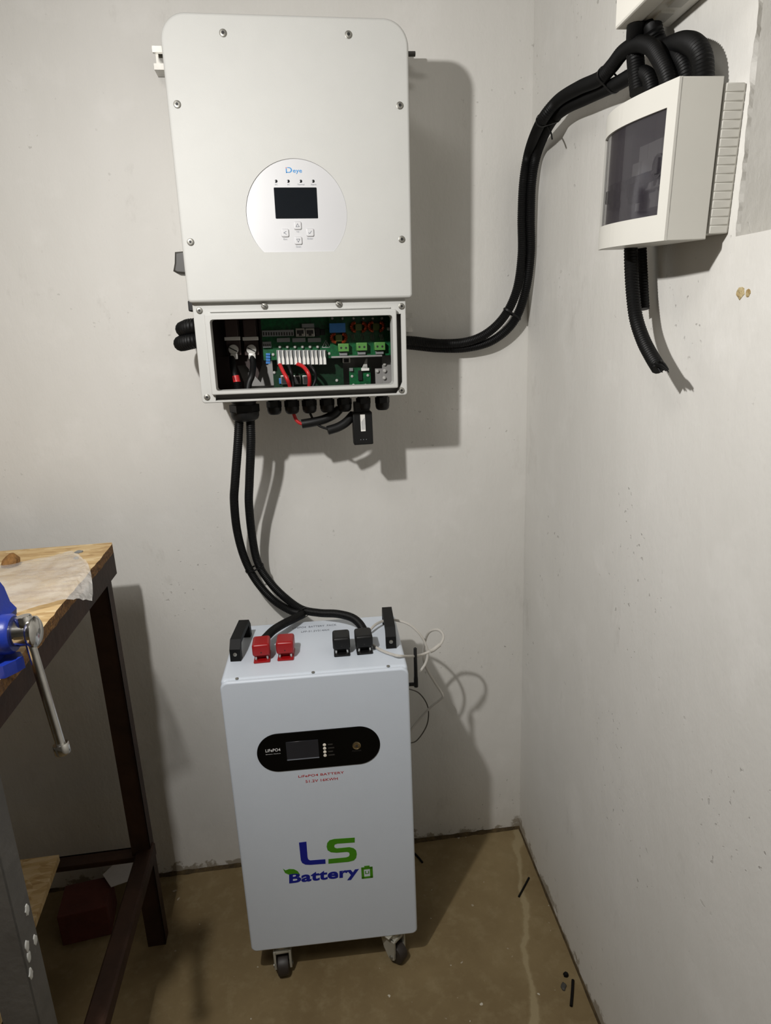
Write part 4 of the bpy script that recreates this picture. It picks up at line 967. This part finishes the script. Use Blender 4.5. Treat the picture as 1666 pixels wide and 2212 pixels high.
# lump of wood and crumbs on the bench
mb = MB(); c = FZ(22, 1223, zt_); rg = random.Random(5); nz_ = 7
R = []
for k, (f, h) in enumerate(((.9, 0), (1.05, .006), (.95, .013), (.6, .020), (.25, .025))):
    R.append([c+V((.017*f*math.cos(2*math.pi*i/9)*rg.uniform(.85, 1.15)+.006*k*.3, .014*f*math.sin(2*math.pi*i/9)*rg.uniform(.85, 1.15), h+.0005)) for i in range(9)])
mb.rings(R); tag(mb.done('wood_chunk', 'chunk', smooth=False), 'small broken brown lump lying on the bench top behind the bag', 'wood chunk')
for i, (px, py, lab) in enumerate(((170, 1192, 'grey paint crumb near the far corner of the bench top'), (165, 1205, 'smaller grey crumb between the bag and the bench corner'))):
    o = blob('paint_crumb', FZ(px, py, zt_+.0012), V((0, 0, 1)), (1, 0, 0), .008-.003*i, 'tgrey', None, 40+i, h=.002); tag(o, lab, 'crumb')
# things under the bench
p = FZ(210, 1965, .0); mb = MB(); mb.box((-.655, -.13, .045), (.115, .10, .09), .003, 2, rot=Matrix.Rotation(.12, 3, 'Z')); tag(mb.done('clay_block', 'brick', smooth=False), 'dark reddish block standing on the floor under the bench', 'block')
pc = [FZ(px, py, .098) for px, py in ((222, 1890), (240, 1917), (278, 1904), (290, 1868), (284, 1858), (254, 1860))]
mb = MB(); mb.rings([[q+V((0, 0, 0)) for q in pc], [q+V((0, 0, .0012)) for q in pc]]); pp = mb.done('paper_scrap', 'paper', smooth=False)
tag(pp, 'pale folded paper scrap lying on the dark block under the bench', 'paper')

# ------------------------------------------------------------------ scraps on the floor
def scrap(px0, py0, px1, py1, r, label):
    a, b = FZ(px0, py0, r), FZ(px1, py1, r); mb = MB(); mb.tube([a, (a+b)/2+V((.001, .001, 0)), b], r, 10, .004); return tag(mb.done('cable_scrap', 'rubber'), label, 'cable scrap')
scrap(1143, 1896, 1121, 1937, .0026, 'short black cable scrap on the floor beside the pale seam')
scrap(1238, 2117, 1234, 2173, .0032, 'short black cable scrap nearest the camera by the right wall')
scrap(893, 1841, 913, 1863, .0028, 'black cable scrap sticking out behind the battery on the shaded floor')
o = blob('debris_lump', FZ(1223, 2106, .001), V((0, 0, 1)), (1, 0, 0), .006, 'rubber', None, 51, h=.006); tag(o, 'round black crumb above the nearest cable scrap', 'crumb')
o = blob('debris_lump', FZ(1218, 2131, .001), V((0, 0, 1)), (.4, 1, 0), .006, 'darkgrey', None, 53, h=.003, el=1.6); tag(o, 'flat grey crumb beside the nearest cable scrap', 'crumb')
